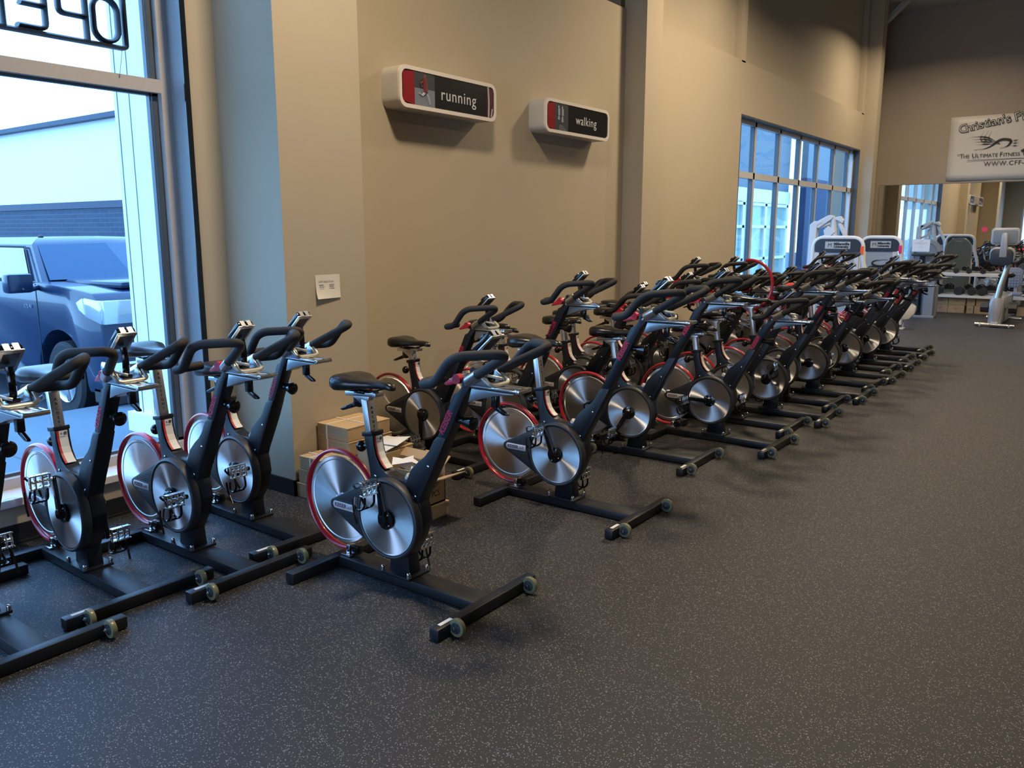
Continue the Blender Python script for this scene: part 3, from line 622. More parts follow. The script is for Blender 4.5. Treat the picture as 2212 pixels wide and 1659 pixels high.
def lightbox(y0, word, label, runner):
    y1 = y0+1.13; z0, z1 = 2.49, 2.785; x = -4.315
    t = thing('sign_box', label, 'sign', (0, 0, 0))
    link('housing', MB().prism(rrect(y0, y1, z0, z1, .07), XW, x-.02, 'yz').mesh('housing', SIGNW, angle=40), t)
    link('rim', ring_prism(rrect(y0, y1, z0, z1, .07), rrect(y0+.026, y1-.026, z0+.028, z1-.028, .05), x-.02, x).mesh('rim', SIGNF, angle=40), t)
    p = link('face_panel', MB().prism(rrect(y0+.02, y1-.02, z0+.02, z1-.02, .055), x-.019, x-.006, 'yz').mesh('face_panel', BLK, False), t)
    link('red_band', MB().prism([(y0+.04, z0+.045), (y0+.16, z0+.03), (y0+.16, z1-.03), (y0+.04, z1-.045)], x-.0065, x-.005, 'yz').mesh('red_band', MAR, False), p)
    a, b = y0+.16, y0+.38
    link('photo_print', bx(x-.0065, x-.0045, a, b, z0+.03, z1-.03).mesh('photo_print', DK if not runner else DK, False), p)
    if runner:
        link('photo_ground', bx(x-.0065, x-.0042, a, b, z0+.03, z0+.15).mesh('photo_ground', PG, False), p)
        m = MB(); c = (a+b)/2; X = x-.004
        m.ball((X, c+.0, z1-.06), .014, (.1, 1, 1.2), 10); m.tube([(X, c, z1-.07), (X, c+.005, z0+.125)], [.018, .02], 8, sx=1); m.tube([(X, c-.005, z1-.085), (X, c-.045, z1-.11), (X, c-.03, z1-.135)], .008, 6)
        fig = m.mesh('runner_torso', mat('dull_red_print', (.16, .03, .03), .5)); link('runner_figure', fig, p)
        m = MB(); m.tube([(X, c+.005, z0+.13), (X, c+.035, z0+.09), (X, c+.055, z0+.045)], [.012, .010, .006], 6); m.tube([(X, c+.005, z0+.13), (X, c-.03, z0+.10), (X, c-.065, z0+.115)], [.012, .009, .006], 6)
        link('runner_legs', m.mesh('runner_legs', LG), p)
        st_ = MB(); st_.tube([(x-.004, y1-.105, z1-.03), (x-.004, y1-.095, (z0+z1)/2), (x-.004, y1-.10, z0+.03)], .008, 6); st_.tube([(x-.004, y1-.05, z0+.10), (x-.004, y1-.065, z0+.035)], .006, 6)
        link('white_streak', st_.mesh('white_streak', LG), p)
        link('red_end_panel', bx(x-.0065, x-.0052, y1-.12, y1-.035, z0+.035, z1-.04).mesh('red_end_panel', mat('maroon_print', (.08, .004, .01), .35), False), p)
        link('lettering', text_mesh(word, .125, TXW, .0005, MY(x-.0045, y0+.66, z0+.135), space=1.12), p)
    else:
        for k, (dy, hh) in enumerate(((.06, .05), (.12, .02))):
            X = x-.004; m = MB(); zt = z1-.075
            m.ball((X, a+dy, zt+.012), .009, (.1, 1, 1.2), 8); m.tube([(X, a+dy, zt), (X, a+dy, zt-.06)], [.012, .014], 6); m.tube([(X, a+dy-.002, zt-.06), (X, a+dy-.008, zt-.13+hh*.6)], .006, 6); m.tube([(X, a+dy+.002, zt-.06), (X, a+dy+.01, zt-.13+hh*.6)], .006, 6)
            link('walker_figure', m.mesh('walker_figure', LG), p)
        m = MB()
        for k in range(5): m.box(x-.0045, x-.0038, a+.07, a+.19-.015*k, z0+.035+.009*k, z0+.039+.009*k)
        link('photo_steps', m.mesh('photo_steps', PG, False), p)
        link('lettering', text_mesh(word, .115, TXW, .0005, MY(x-.0045, y0+.70, z0+.145), space=1.1), p)
    return t
lightbox(4.44, 'running', 'light box sign on the tan wall lettered running, beside the nearest column', True)
lightbox(6.29, 'walking', 'smaller looking wall sign lettered walking, left of the second pillar', False)
# notice on the column
m = MB(); n = 8
V = [[m.bm.verts.new((-3.945+.0015+(.018*(1-a/n)**3)*(1-.75*b/n), 3.288+.194*b/n, 1.195+.146*a/n)) for b in range(n+1)] for a in range(n+1)]
for a in range(n):
    for b in range(n): m.bm.faces.new([V[a][b], V[a][b+1], V[a+1][b+1], V[a+1][b]])
nt = tag(link('paper_notice', m.mesh('paper_notice', PAPER)), 'square paper notice taped to the tan column with its corner curling', 'notice')
link('lettering', join('lettering', [text_mesh('CNP Steel Plates', .018, SPRINT, .0002, MY(-3.9415, 3.37, 1.30), shear=.1)]+[MB().box(-3.9405, -3.9400, yy, yy+.034+.006*(k % 2), z, z+.004).mesh('l', INK, False) for k, (yy, z) in enumerate([(3.315, 1.278), (3.315, 1.266), (3.317, 1.254), (3.395, 1.279), (3.395, 1.267), (3.395, 1.255)])], SPRINT), nt)
# OPEN sign hanging in the window, read from outside
OM = mat('dark_neon_housing', (.02, .025, .035), .4)
t = thing('window_sign', 'open sign hanging in the near window, seen from behind', 'sign', (0, 0, 0))
def stroke(ps, wd=.012, closed=False):
    mb = MB(); P = [Vector(p) for p in ps]; mb.tube([(-4.60, p.x, p.y) for p in P], wd, 6, closed=closed, sx=1); return mb
def lett(polys, name):
    mb = MB()
    for ps, cl in polys:
        for o_ in (-.02, .02): pass
        pts = fillet([(-4.6, a, b) for a, b in ps], .03, 4) if not cl else [(-4.6, a, b) for a, b in ps]
        mb.tube(pts, .0125, 6, closed=cl, up=(1, 0, 0), sx=2.6)
    link(name, mb.mesh(name, OM, angle=50), t)
lett([(rrect(1.60, 2.572, 2.600, 2.875, .02), True)], 'sign_frame')
lett([(rrect(2.40, 2.535, 2.622, 2.845, .065), True)], 'letter_o')
lett([([(2.36, 2.60), (2.36, 2.845), (2.22, 2.845), (2.22, 2.725), (2.36, 2.725)], False)], 'letter_p')
lett([([(2.01, 2.845), (2.15, 2.845), (2.15, 2.625), (2.01, 2.625)], False), ([(2.15, 2.735), (2.03, 2.735)], False)], 'letter_e')
lett([([(1.945, 2.60), (1.945, 2.845), (1.80, 2.625), (1.80, 2.87)], False)], 'letter_n')
for a_, b_ in (((-4.6, 2.55, 2.60), (-4.66, 2.553, 2.45)), ((-4.6, 2.50, 2.87), (-4.62, 2.50, 3.5)), ((-4.6, 1.68, 2.87), (-4.62, 1.68, 3.5))):
    link('hanging_wire', MB().tube([a_, b_], .0014, 5).mesh('hanging_wire', INK), t)

# ---------------------------------------------------------------- cardboard boxes by the column
def carton(name, label, x0, x1, y0, y1, z0, z1, rz=0, m=CARD, strap=True, group=None, txt=True, sag=.006):
    cx, cy = (x0+x1)/2, (y0+y1)/2; t = thing(name, label, 'box', (cx, cy, z0), rz, group); a, b, h = (x1-x0)/2, (y1-y0)/2, z1-z0
    mb = MB(); mb.box(-a, a, -b, b, 0, h, bev=.004)
    for v in mb.bm.verts:
        if v.co.z > h*.5: v.co.z += random.uniform(-sag, sag*.3); v.co.x += random.uniform(-.002, .002)
    link('carton', mb.mesh('carton', m, False), t)
    f = MB(); f.box(-a-.003, a+.003, -.003, .003, h-.001, h+.003); f.box(-a-.003, a+.0015, -b-.002, b+.002, h-.006, h+.0005, bev=.002)
    link('top_flap', f.mesh('top_flap', CARD2, False), t)
    if strap:
        s_ = MB(); s_.box(-a*.35-.006, -a*.35+.006, -b-.004, b+.004, -.0, h+.004); link('packing_strap', s_.mesh('packing_strap', STRAP, False), t)
        s_ = MB(); s_.box(-a-.004, a+.004, -b*.1-.006, -b*.1+.006, 0, h+.005); link('packing_strap', s_.mesh('packing_strap', STRAP, False), t)
    if txt:
        q = [text_mesh(w_, .016, SPRINT, .0002, MX(a*.30, -b-.0006, h*.72-.019*k)) for k, w_ in enumerate(('HIGH DENSITY', 'CONTACT OR MORE', 'THAN QUALITY'))]
        link('printing', join('printing', q, SPRINT), t)
    return t
carton('cardboard_box', 'strapped flat carton on top of the stack against the column', -3.935, -3.657, 3.245, 3.60, .345, .432)
carton('cardboard_box', 'strapped flat carton second from the top of the stack by the column', -3.94, -3.65, 3.25, 3.61, .256, .343)
carton('cardboard_box', 'upper of the two plain cartons hidden under the strapped pair', -3.93, -3.66, 3.26, 3.60, .128, .252, txt=False, strap=False)
carton('cardboard_box', 'floor carton at the bottom back of the stack by the column', -3.93, -3.66, 3.26, 3.60, 0, .126, txt=False, strap=False)
carton('cardboard_box', 'top of the three blue lit cartons at the column foot', -3.905, -3.60, 3.075, 3.24, .180, .262, txt=False)
carton('cardboard_box', 'middle of the three blue lit cartons at the column foot', -3.92, -3.61, 3.075, 3.24, .092, .178, .01, txt=False)
carton('cardboard_box', 'bottom of the three blue lit cartons, on the floor at the column foot', -3.94, -3.62, 3.07, 3.24, 0, .090, .01, txt=False)
t = carton('cardboard_box', 'low carton printed contents weight packed, loose paper on it', -3.62, -3.36, 3.28, 3.50, .17, .335, m=CARD2, strap=False, txt=False)
link('printing', text_mesh('CONTENTS WEIGHT PACKED', .036, INK, .0003, frameM((.1306, 0, .10), (0, 1, 0), (0, 0, 1)) @ Matrix.Scale(.55, 4, (1, 0, 0))), t)
carton('cardboard_box', 'carton on the floor under the one with printed side', -3.62, -3.36, 3.27, 3.50, 0, .167, strap=False, txt=False)
pp = MB(); pp.quad((-3.60, 3.29, .345), (-3.34, 3.25, .343), (-3.37, 3.47, .365), (-3.58, 3.50, .350)); pp.quad((-3.56, 3.31, .352), (-3.33, 3.33, .360), (-3.38, 3.50, .375), (-3.55, 3.46, .354))
o = link('loose_paper', pp.mesh('loose_paper', PAPER, False)); tag(o, 'crumpled sheet of paper lying on the printed carton', 'paper')
md = o.modifiers.new('thick', 'SOLIDIFY'); md.thickness = .0006
tag(link('rubber_ring', MB().tube([(-3.47+.075*math.cos(k*PI/12), 3.60+.075*math.sin(k*PI/12), .262) for k in range(24)], .016, 10, closed=True).mesh('rubber_ring', VINYL)), 'coiled black rubber ring lying behind the cartons', 'ring')
link('cardboard_box_stack_base', bx(-3.56, -3.38, 3.51, 3.69, 0, .244, bev=.003).mesh('carton', CARD, False))
tag(bpy.data.objects['cardboard_box_stack_base'], 'plain carton under the black rubber ring, against the wall row', 'box'); bpy.data.objects['cardboard_box_stack_base'].name = 'cardboard_box'
# open box with paper
t = thing('open_cardboard_box', 'open brown carton marked lb 5 pcs, stuffed with white paper', 'box', (0, 0, 0))
m = MB(); x0, x1, y0, y1, z0, z1 = -3.34, -2.985, 3.165, 3.365, .085, .33
m.box(x0, x1, y0, y0+.006, z0, z1-.04); m.box(x0, x0+.006, y0, y1, z0, z1); m.box(x0, x1, y1-.006, y1, z0, z1-.03); m.box(x1-.006, x1, y0, y1, z0, z1-.10); m.box(x0, x1, y0, y1, z0, z0+.01)
link('carton', m.mesh('carton', CARD, False), t)
m = MB(); m.prism([(x1, z1-.105), (x1+.16, z1-.045), (x1+.16, z1-.039), (x1, z1-.098)], y0+.01, y1-.005); m.prism([(y1, z1-.035), (y1+.05, z1+.0), (y1+.05, z1+.006), (y1, z1-.029)], x0, x1, 'yz')
link('side_flap', m.mesh('side_flap', CARD, False), t)
m = MB(); m.box(x0-.02, x1+.008, y0-.005, y1+.015, 0, .078, bev=.004); m.box(x0-.025, x1+.012, y0-.01, y1+.02, .070, .084, bev=.003); link('box_lid', m.mesh('box_lid', CARD2, False), t)
m = MB(); random.seed(3)
for k in range(7):
    c = Vector((random.uniform(x0+.10, x1-.05), random.uniform(y0+.05, y1-.05), .24+random.uniform(-.03, .06))); a = random.uniform(0, 3)
    m.quad(*[(c+Vector((math.cos(a+i*PI/2)*.085, math.sin(a+i*PI/2)*.07, random.uniform(-.05, .05)))) for i in range(4)])
o = link('stuffing_paper', m.mesh('stuffing_paper', mat('white_tissue', (.75, .75, .76), .7), False), t); md = o.modifiers.new('thick', 'SOLIDIFY'); md.thickness = .001
link('handwriting', join('handwriting', [text_mesh('1 lb', .05, INK, .0003, frameM((x1+.0006, y0+.085, .20), (0, 1, .05), (0, -.05, 1)) @ Matrix.Scale(.7, 4, (1, 0, 0)), shear=.2), text_mesh('5 PCS', .05, INK, .0003, frameM((x1+.0006, y0+.10, .145), (0, 1, .05), (0, -.05, 1)) @ Matrix.Scale(.8, 4, (1, 0, 0)), shear=.15)], INK), t)

# ---------------------------------------------------------------- loose hoop and cloth on saddles
pts = [(-2.715+.225*math.cos(math.radians(a)), 7.19+.03*math.sin(math.radians(a)), 1.125+.225*math.sin(math.radians(a))) for a in range(-80, 106, 6)]
tag(link('red_hoop', MB().tube(pts, .014, 10).mesh('red_hoop', RED)), 'loose red hoop sticking up beside a saddle before the far window', 'wheel guard')
m = MB(); n = 10
V = [[m.bm.verts.new((-2.72+.20*a/n, 8.20+.15*b/n, 1.092+.007*math.sin(a*1.3+b)-.9*((b/n-.5)**2)*.22)) for b in range(n+1)] for a in range(n+1)]
for a in range(n):
    for b in range(n): m.bm.faces.new([V[a][b], V[a+1][b], V[a+1][b+1], V[a][b+1]])
o = tag(link('red_cloth', m.mesh('red_cloth', mat('red_cloth', (.5, .015, .03), .8, bump=.3))), 'crumpled red cloth draped on a bike saddle near the far window', 'cloth'); md = o.modifiers.new('thick', 'SOLIDIFY'); md.thickness = .003

# ---------------------------------------------------------------- far wall: mirror, banner, rack
mr = link('mirror', bx(-4.42, 5.5, 19.082, 19.098, .16, 2.57).mesh('mirror', MIRROR, False)); tag(mr, 'large wall mirror across the far wall below the banner', 'mirror')
link('mirror_seam', MB().box(-2.905, -2.902, 19.0805, 19.0825, .16, 2.57).box(-1.4, -1.397, 19.0805, 19.0825, .16, 2.57).box(-4.42, 5.5, 19.080, 19.083, 2.565, 2.575).mesh('mirror_seam', JAMB, False), mr)
tag(link('round_sticker', MB().cyl((-2.369, 19.079, 1.647), (-2.369, 19.083, 1.647), .052, seg=28).mesh('round_sticker', mat('hot_pink', (.9, .05, .16), .5))), 'round hot pink sticker on the mirror', 'sticker')  # pink disc paints a balloon's reflection onto the mirror
BW = -3.157
t = thing('wall_banner', 'large white fitness banner with old style lettering above the mirror', 'banner', (0, 0, 0))
m = MB(); nx, nz = 24, 10
V = [[m.bm.verts.new((BW+4.2*i/nx, 19.085-.006*math.sin(i*.9+j*.7)-.004*(math.sin(i*2.1)), 2.62+1.245*j/nz+.0*i)) for i in range(nx+1)] for j in range(nz+1)]
for j in range(nz):
    for i in range(nx): m.bm.faces.new([V[j][i], V[j][i+1], V[j+1][i+1], V[j+1][i]])
o = link('banner_sheet', m.mesh('banner_sheet', mat('white_vinyl_banner', (.62, .60, .56), .5)), t); md = o.modifiers.new('thick', 'SOLIDIFY'); md.thickness = .002
DKB = mat('dark_banner_ink', (.035, .03, .025), .6)
def gothic(word, x, z, size, dx, slope):
    for i, c in enumerate(word):
        if c == ' ': x += size*.22; continue
        zz = z+slope(x)
        for nm, mt, yy, bo in (('letter_outline', DKB, 19.066, size*.042), ('letter_fill', mat('white_vinyl_banner', (.62, .60, .56)), 19.0635, -size*.012)):
            me = text_mesh(c, size, mt, .001, MX(x, yy, zz) @ Matrix.Rotation(.30, 4, 'Z'), bold=bo, align='LEFT'); link(nm, me, t)
        x += size*.86*dx.get(c, .5)
gothic("Christian's Fi", -3.00, 3.60, .225, dict(C=.62, h=.54, r=.36, i=.26, s=.48, t=.34, a=.53, n=.54, F=.6, **{"'": .22}), lambda x: .20*math.sin(min(1, (x+3.0)/1.4)*PI/2))
sg = join('slogan', [text_mesh(a, sz, DKB, .001, MX(-2.99+dx*.83, 19.066, z), 'LEFT') for a, sz, dx, z in (('\u201cT', .118, 0, 3.095), ('HE', .094, .135, 3.087), ('U', .118, .32, 3.095), ('LTIMATE', .094, .425, 3.087), ('F', .118, .90, 3.095), ('ITNESS', .094, .975, 3.087), ('E', .118, 1.375, 3.095))]
   + [bx(-2.80, -1.2, 19.064, 19.068, 3.005, 3.013).mesh('l', DKB, False), text_mesh('WWW.CFF-', .118, DKB, .001, MX(-2.50, 19.066, 2.925), 'LEFT', space=1.15)], DKB)
link('slogan', sg, t)
m = MB()
def curve2(p, w, n=14):
    P = fillet([(a, 19.066, b) for a, b in p], .5, n); k = len(P); m.tube(P, [w*max(.12, math.sin(PI*(i+.4)/(k+.2))) for i in range(k)], 6)
for q in range(4): curve2([(-2.80+.05*q, 3.46-.05*q), (-2.5, 3.46-.05*q), (-2.25, 3.30)], .012)
for q in range(3): curve2([(-2.55+.07*q, 3.56), (-2.62+.07*q, 3.40), (-2.48+.07*q, 3.30)], .008)
curve2([(-2.70, 3.21), (-2.45, 3.22), (-2.25, 3.40), (-2.05, 3.36), (-2.12, 3.24), (-2.25, 3.22)], .022)
for q in range(3): curve2([(-2.12, 3.26+.04*q), (-2.0, 3.25+.05*q), (-1.93, 3.25+.06*q)], .008)
link('tribal_swirl', m.mesh('tribal_swirl', DKB), t)
m = MB(); Y = 19.064
for p, r in (([(-1.86, Y, 3.66), (-1.83, Y, 3.53)], .02), ([(-1.85, Y, 3.60), (-1.2, Y, 3.66)], .008), ([(-1.78, Y, 3.60), (-1.74, Y, 3.50), (-1.66, Y, 3.46), (-1.58, Y, 3.44)], .02), ([(-1.40, Y, 3.63), (-1.44, Y, 3.52), (-1.52, Y, 3.46)], .02), ([(-1.56, Y, 3.47), (-1.58, Y, 3.36), (-1.66, Y, 3.28), (-1.88, Y, 3.14)], .022), ([(-1.57, Y, 3.36), (-1.48, Y, 3.28), (-1.36, Y, 3.24)], .022)): m.tube(p, r, 8)
m.ball((-1.58, Y, 3.535), .036, (1, .1, 1)); link('lifter_figure', m.mesh('lifter_figure', DKB), t)

# dumbbell rack
t = thing('dumbbell_rack', 'two tier white dumbbell rack in front of the mirror', 'rack', (0, 0, 0))
def tray(z):
    return MB().box(-3.09, -.2, 18.34, 18.40, z-.02, z+.03, bev=.004).box(-3.09, -.2, 18.56, 18.60, z-.01, z+.04, bev=.004).box(-3.09, -.2, 18.38, 18.58, z-.015, z-.005)
link('shelf', tray(.755).mesh('shelf', WHITEP, False), t); link('shelf', tray(.330).mesh('shelf', WHITEP, False), t)
for x in (-3.12, -1.68, -.2): link('rack_upright', MB().box(x-.03, x+.03, 18.64, 18.72, .0, .84, bev=.004).mesh('rack_upright', WHITEP, False), t)
link('skirt_board', bx(-3.06, -.25, 18.61, 18.635, .345, .40).mesh('skirt_board', GREYST, False), t)
RUB = mat('black_rubber_dumbbell', (.014, .015, .018), .55)
def dumb_mesh(r, L):
    m = MB()
    for s_ in (-1, 1): m.cyl((0, s_*L*.5, 0), (0, s_*L*.26, 0), r, seg=6)
    a = m.mesh('dumbbell_head', RUB, False); return a, MB().cyl((0, -L*.27, 0), (0, L*.27, 0), .015, seg=10).mesh('handle', CHROME)
DS, DL = dumb_mesh(.055, .24), dumb_mesh(.085, .26)
spots = [(-2.71, .836, 0, 'small hex dumbbell, leftmost on the upper rack shelf'), (-2.485, .836, 0, 'small hex dumbbell, second from left on the upper rack shelf'), (-2.24, .836, 0, 'small hex dumbbell left of the upright bike on the upper rack shelf'), (-1.50, .836, 0, 'small hex dumbbell at the picture edge on the upper rack shelf'),
 (-2.99, .438, 1, 'large hex dumbbell, leftmost on the lower rack shelf'), (-2.62, .438, 1, 'large hex dumbbell, second from left on the lower rack shelf'), (-2.40, .438, 1, 'large hex dumbbell, third from left on the lower rack shelf'), (-2.215, .438, 1, 'large hex dumbbell, fourth from left on the lower rack shelf'), (-1.46, .438, 1, 'large hex dumbbell right of the upright bike on the lower rack shelf')]
for (x, z, big, lb) in spots:
    e = thing('dumbbell', lb, 'dumbbell', (x, 18.48, z), random.uniform(-.12, .12), 'hex dumbbells on the rack'); d = DL if big else DS
    link('head_pair', d[0], e).name = 'hex_heads'; link('handle', d[1], e)
cb = [(-3.06, -2.80, 0, 'lower carton of the leftmost stack under the rack'), (-3.06, -2.80, 1, 'upper carton of the leftmost stack under the rack'), (-2.795, -2.50, 0, 'lower carton of the second stack under the rack'), (-2.79, -2.49, 1, 'upper carton of the second stack under the rack'),
      (-2.46, -2.34, 0, 'lower carton turned end on in the middle under the rack'), (-2.46, -2.32, 1, 'upper carton turned end on in the middle under the rack'), (-2.325, -1.96, 0, 'lower carton just left of the upright bike under the rack'), (-2.30, -1.94, 1, 'upper carton just left of the upright bike under the rack'), (-1.60, -1.25, 0, 'single low carton at the right picture edge under the rack')]
for (x0, x1, k, lb) in cb:
    tt = carton('cardboard_box', lb, x0, x1, 18.45, 18.61, .158*k, .158*k+.154, 0, CARD, False, 'cartons stored under the dumbbell rack', False, .002)
    link('printed_mark', text_mesh('88', .05, mat('brown_print', (.16, .10, .05), .7), .0003, MX(0, -.0806, .085)), tt)

# ---------------------------------------------------------------- strength machines
PANELB = mat('pale_blue_panel', (.34, .40, .46), .35)
def arch_machine(x0, x1, y, zt, tagm, label, logo, tagname):
    t = thing('strength_machine', label, 'exercise machine', (0, 0, 0))
    for a_, b_ in ((x0, 1),):
        link('arch_frame', MB().tube(fillet([(x0-.04, y, 0), (x0, y, 1.0), (x0+.01, y, zt), (x1-.01, y, zt), (x1, y, 1.15), (x1+.10, y+.02, .85), (x1+.10, y+.02, 0)], [0, .2, .17, .17, .12, .1, 0], 8), .034, 12).mesh('arch_frame', STEELW), t)
    hd = link('header_panel', MB().prism([(p[0], p[1]) for p in rrect(x0+.03, x1-.03, zt-.235, zt-.02, .05)], y-.03, y+.01).mesh('header_panel', NAVY, False), t)
    c = (x0+x1)/2-.0; w_ = (x1-x0)*.25
    pl = link('name_plate', bx(c-w_, c+w_, y-.034, y-.030, zt-.175, zt-.06).mesh('name_plate', mat('silver_plate', (.42, .46, .48), .4), False), hd)
    link('lettering', join('lettering', [text_mesh('Millersville', w_*.285, INK, .0005, MX(c-w_*.30, y-.036, zt-.098), 'LEFT', bold=.0022), text_mesh('University', w_*.285, INK, .0005, MX(c-w_*.30, y-.036, zt-.142), 'LEFT', bold=.0022), text_mesh('M', .085, INK, .0005, MX(c-w_*.62, y-.036, zt-.118), bold=-.0004, shear=.0)], INK), pl)
    link('weight_cover', bx(x0+.10, x1-.10, y-.02, y+.0, .15, zt-.235).mesh('weight_cover', PANELB, False), t)
    for q in (x0+.07, x1-.09): link('guide_column', bx(q-.035, q+.035, y-.03, y+.02, .12, zt-.235, bev=.004).mesh('guide_column', WHITEP, False), t)
    link(tagname, MB().box(x1-.036, x1+.014, y-.045, y-.038, zt-.26, zt-.13, M=None).mesh(tagname, tagm, False), t)
    if logo:
        m = MB(); cx, cz = c-.02, zt-.43
        m.tube([(cx+.115*math.cos(a)+.02, y-.023, cz+.05*math.sin(a)) for a in [math.radians(q) for q in range(95, 395, 12)]], [.005+.014*math.sin(PI*i/25) for i in range(25)], 6)
        m.tube([(cx, y-.023, cz+.045), (cx+.06, y-.023, cz+.058), (cx+.15, y-.023, cz+.058)], .004, 6)
        lg = m.mesh('logo', INK); tx = text_mesh('CYBEX', .12, INK, .0005, MX(cx+.02, y-.023, cz-.10), bold=.004)
        link('maker_logo', join('maker_logo', [lg, tx], INK), t)
    else:
        link('maker_logo', text_mesh('CYBEX', .085, INK, .0005, MX(c, y-.023, zt-.535), bold=.003), t)
    return t
arch_machine(-4.14, -3.36, 13.8, 1.505, ORANGE, 'white arched strength machine with an orange tag, before the far window', False, 'orange_tag')
t = arch_machine(-3.70, -3.05, 15.0, 1.505, PINK, 'white arched strength machine with a pink tag, right of the orange tagged one', True, 'pink_tag')
link('seat_post', MB().box(-3.0, -2.92, 14.78, 14.86, 0, .58, bev=.006).box(-3.22, -2.92, 14.78, 14.86, .015, .075, bev=.006).box(-3.03, -2.87, 14.74, 14.90, 0, .02).mesh('seat_post', STEELW, False), t)
link('cam_shroud', MB().prism([(-2.99, .20), (-2.92, .14), (-2.82, .16), (-2.745, .26), (-2.735, .37), (-2.80, .43), (-2.93, .40)], 14.9, 15.0, bev=.02).mesh('cam_shroud', STEELW), t)
link('seat_pad', MB().box(-2.92, -2.74, 14.86, 15.06, .46, .52, bev=.025).mesh('seat_pad', VINYL), t)
t = thing('cable_machine', 'tall white jointed arm machine behind the orange tagged one', 'exercise machine', (0, 0, 0))
link('column', MB().prism([(-4.47, 0), (-4.36, 0), (-4.33, 1.70), (-4.24, 1.76), (-4.38, 1.78), (-4.45, 1.72)], 14.55, 14.70, bev=.008).mesh('column', STEELW, False), t)
link('head_housing', MB().prism([(-4.37, 1.67), (-4.36, 1.76), (-4.15, 1.88), (-4.08, 1.87), (-4.07, 1.83), (-4.30, 1.66)], 14.56, 14.70, bev=.01).mesh('head_housing', STEELW, False), t)
link('pulley_arm', MB().prism([(-4.05, 1.84), (-3.96, 1.86), (-3.90, 1.79), (-3.92, 1.74), (-4.0, 1.79), (-4.1, 1.80)], 14.58, 14.68, bev=.008).mesh('pulley_arm', STEELW, False), t)
link('pivot_arm', MB().tube([(-4.07, 14.62, 1.84), (-4.06, 14.62, 1.60), (-4.0, 14.62, 1.35)], [.045, .05, .04], 14).tube([(-4.33, 14.62, 1.66), (-4.12, 14.60, 1.74)], .02, 10).mesh('pivot_arm', STEELW), t)
link('strut', MB().tube([(-3.97, 14.62, 1.74), (-3.80, 14.62, 1.40), (-3.72, 14.62, 1.0)], .036, 12).mesh('strut', STEELW), t)
link('cam_plate', MB().prism([(-4.22, 1.62), (-4.15, 1.70), (-4.08, 1.66), (-4.02, 1.60), (-4.08, 1.54), (-4.16, 1.50), (-4.33, 1.42), (-4.36, 1.46), (-4.2, 1.55)], 14.56, 14.6, bev=.006).mesh('cam_plate', STEELW, False), t)
link('cable', MB().tube(fillet([(-3.94, 14.55, 1.60), (-3.88, 14.55, 1.5), (-3.93, 14.55, 1.42), (-3.95, 14.55, 1.30)], .05, 5), .005, 6).mesh('cable', INK), t)
# grey machine with the paper
t = thing('strength_machine', 'grey arched machine with a white paper notice standing near the mirror', 'exercise machine', (0, 0, 0))
link('arch_shroud', ring_prism(rrect(-3.34, -2.80, -.2, 1.47, .26, 8), rrect(-3.27, -2.87, -.1, 1.40, .20, 8), 0, .08).mesh('arch_shroud', WHITEP), t)
bpy.data.objects[t.children[0].name].matrix_local = Matrix(((0, 1, 0, 0), (1, 0, 0, 17.2), (0, 0, 1, 0), (0, 0, 0, 1)))
bpy.data.meshes[t.children[0].data.name].materials[0] = GREYST
link('rear_cover', bx(-3.26, -2.88, 17.23, 17.25, .1, 1.38).mesh('rear_cover', SHROUD, False), t)
link('weight_tower', MB().box(-3.0, -2.83, 17.0, 17.14, .03, 1.05, bev=.006).box(-3.2, -2.80, 16.98, 17.16, 0, .04, bev=.005).mesh('weight_tower', GREYST, False), t)
link('mast', MB().box(-3.14, -3.05, 17.06, 17.14, .03, 1.2, bev=.006).mesh('mast', VINYL, False), t)
link('accessory_tray', MB().box(-3.26, -2.90, 16.92, 17.2, 1.15, 1.20, bev=.015).mesh('accessory_tray', CASE), t)
link('weight_scale', bx(-3.20, -3.08, 16.97, 16.98, .12, .62).mesh('weight_scale', NAVY, False), t)
pa = tag(link('paper_notice', MB().box(-3.265, -2.966, 16.955, 16.958, 1.235, 1.46).mesh('paper_notice', mat('white_paper', (.82, .84, .86), .6), False)), 'white printed sheet standing on the grey machine tray by the mirror', 'notice')
link('lettering', join('lettering', [text_mesh(a, sz, SPRINT, .0003, MX(-3.115, 16.954, z)) for a, sz, z in (('PLEASE', .020, 1.425), ('Return weights and handles to', .018, 1.395), ('the storage rack', .018, 1.372), ('Thank you!', .018, 1.32))], SPRINT), pa)

# upright exercise bike at the right
t = thing('upright_bike', 'silver upright exercise bike with large console at the right edge', 'exercise bike', (0, 0, 0))
SILV = mat('silver_plastic', (.42, .44, .47), .35, .3)
link('rear_foot', MB().cyl((-1.98, 15.95, .045), (-1.39, 15.93, .045), .032, seg=14).mesh('rear_foot', CHROME), t); link('front_foot', MB().cyl((-1.98, 17.40, .045), (-1.42, 17.40, .045), .032, seg=14).mesh('front_foot', CHROME), t)
for x in (-1.90, -1.47): link('foot_roller', MB().cyl((x-.012, 15.93, .03), (x+.012, 15.93, .03), .042, seg=16).mesh('foot_roller', GREYST), t)
link('main_housing', MB().prism([(-1.80, .05), (-1.60, .05), (-1.58, .50), (-1.66, .56), (-1.74, .56), (-1.80, .48)], 16.0, 17.2, bev=.03).mesh('main_housing', SILV), t)
link('base_beam', MB().box(-1.74, -1.64, 15.95, 17.40, .02, .10, bev=.01).mesh('base_beam', SILV), t)
link('upright_column', MB().tube([(-1.71, 16.0, .30), (-1.66, 16.02, .70), (-1.58, 16.10, 1.12)], [.055, .05, .042], 16).mesh('upright_column', ALU), t)
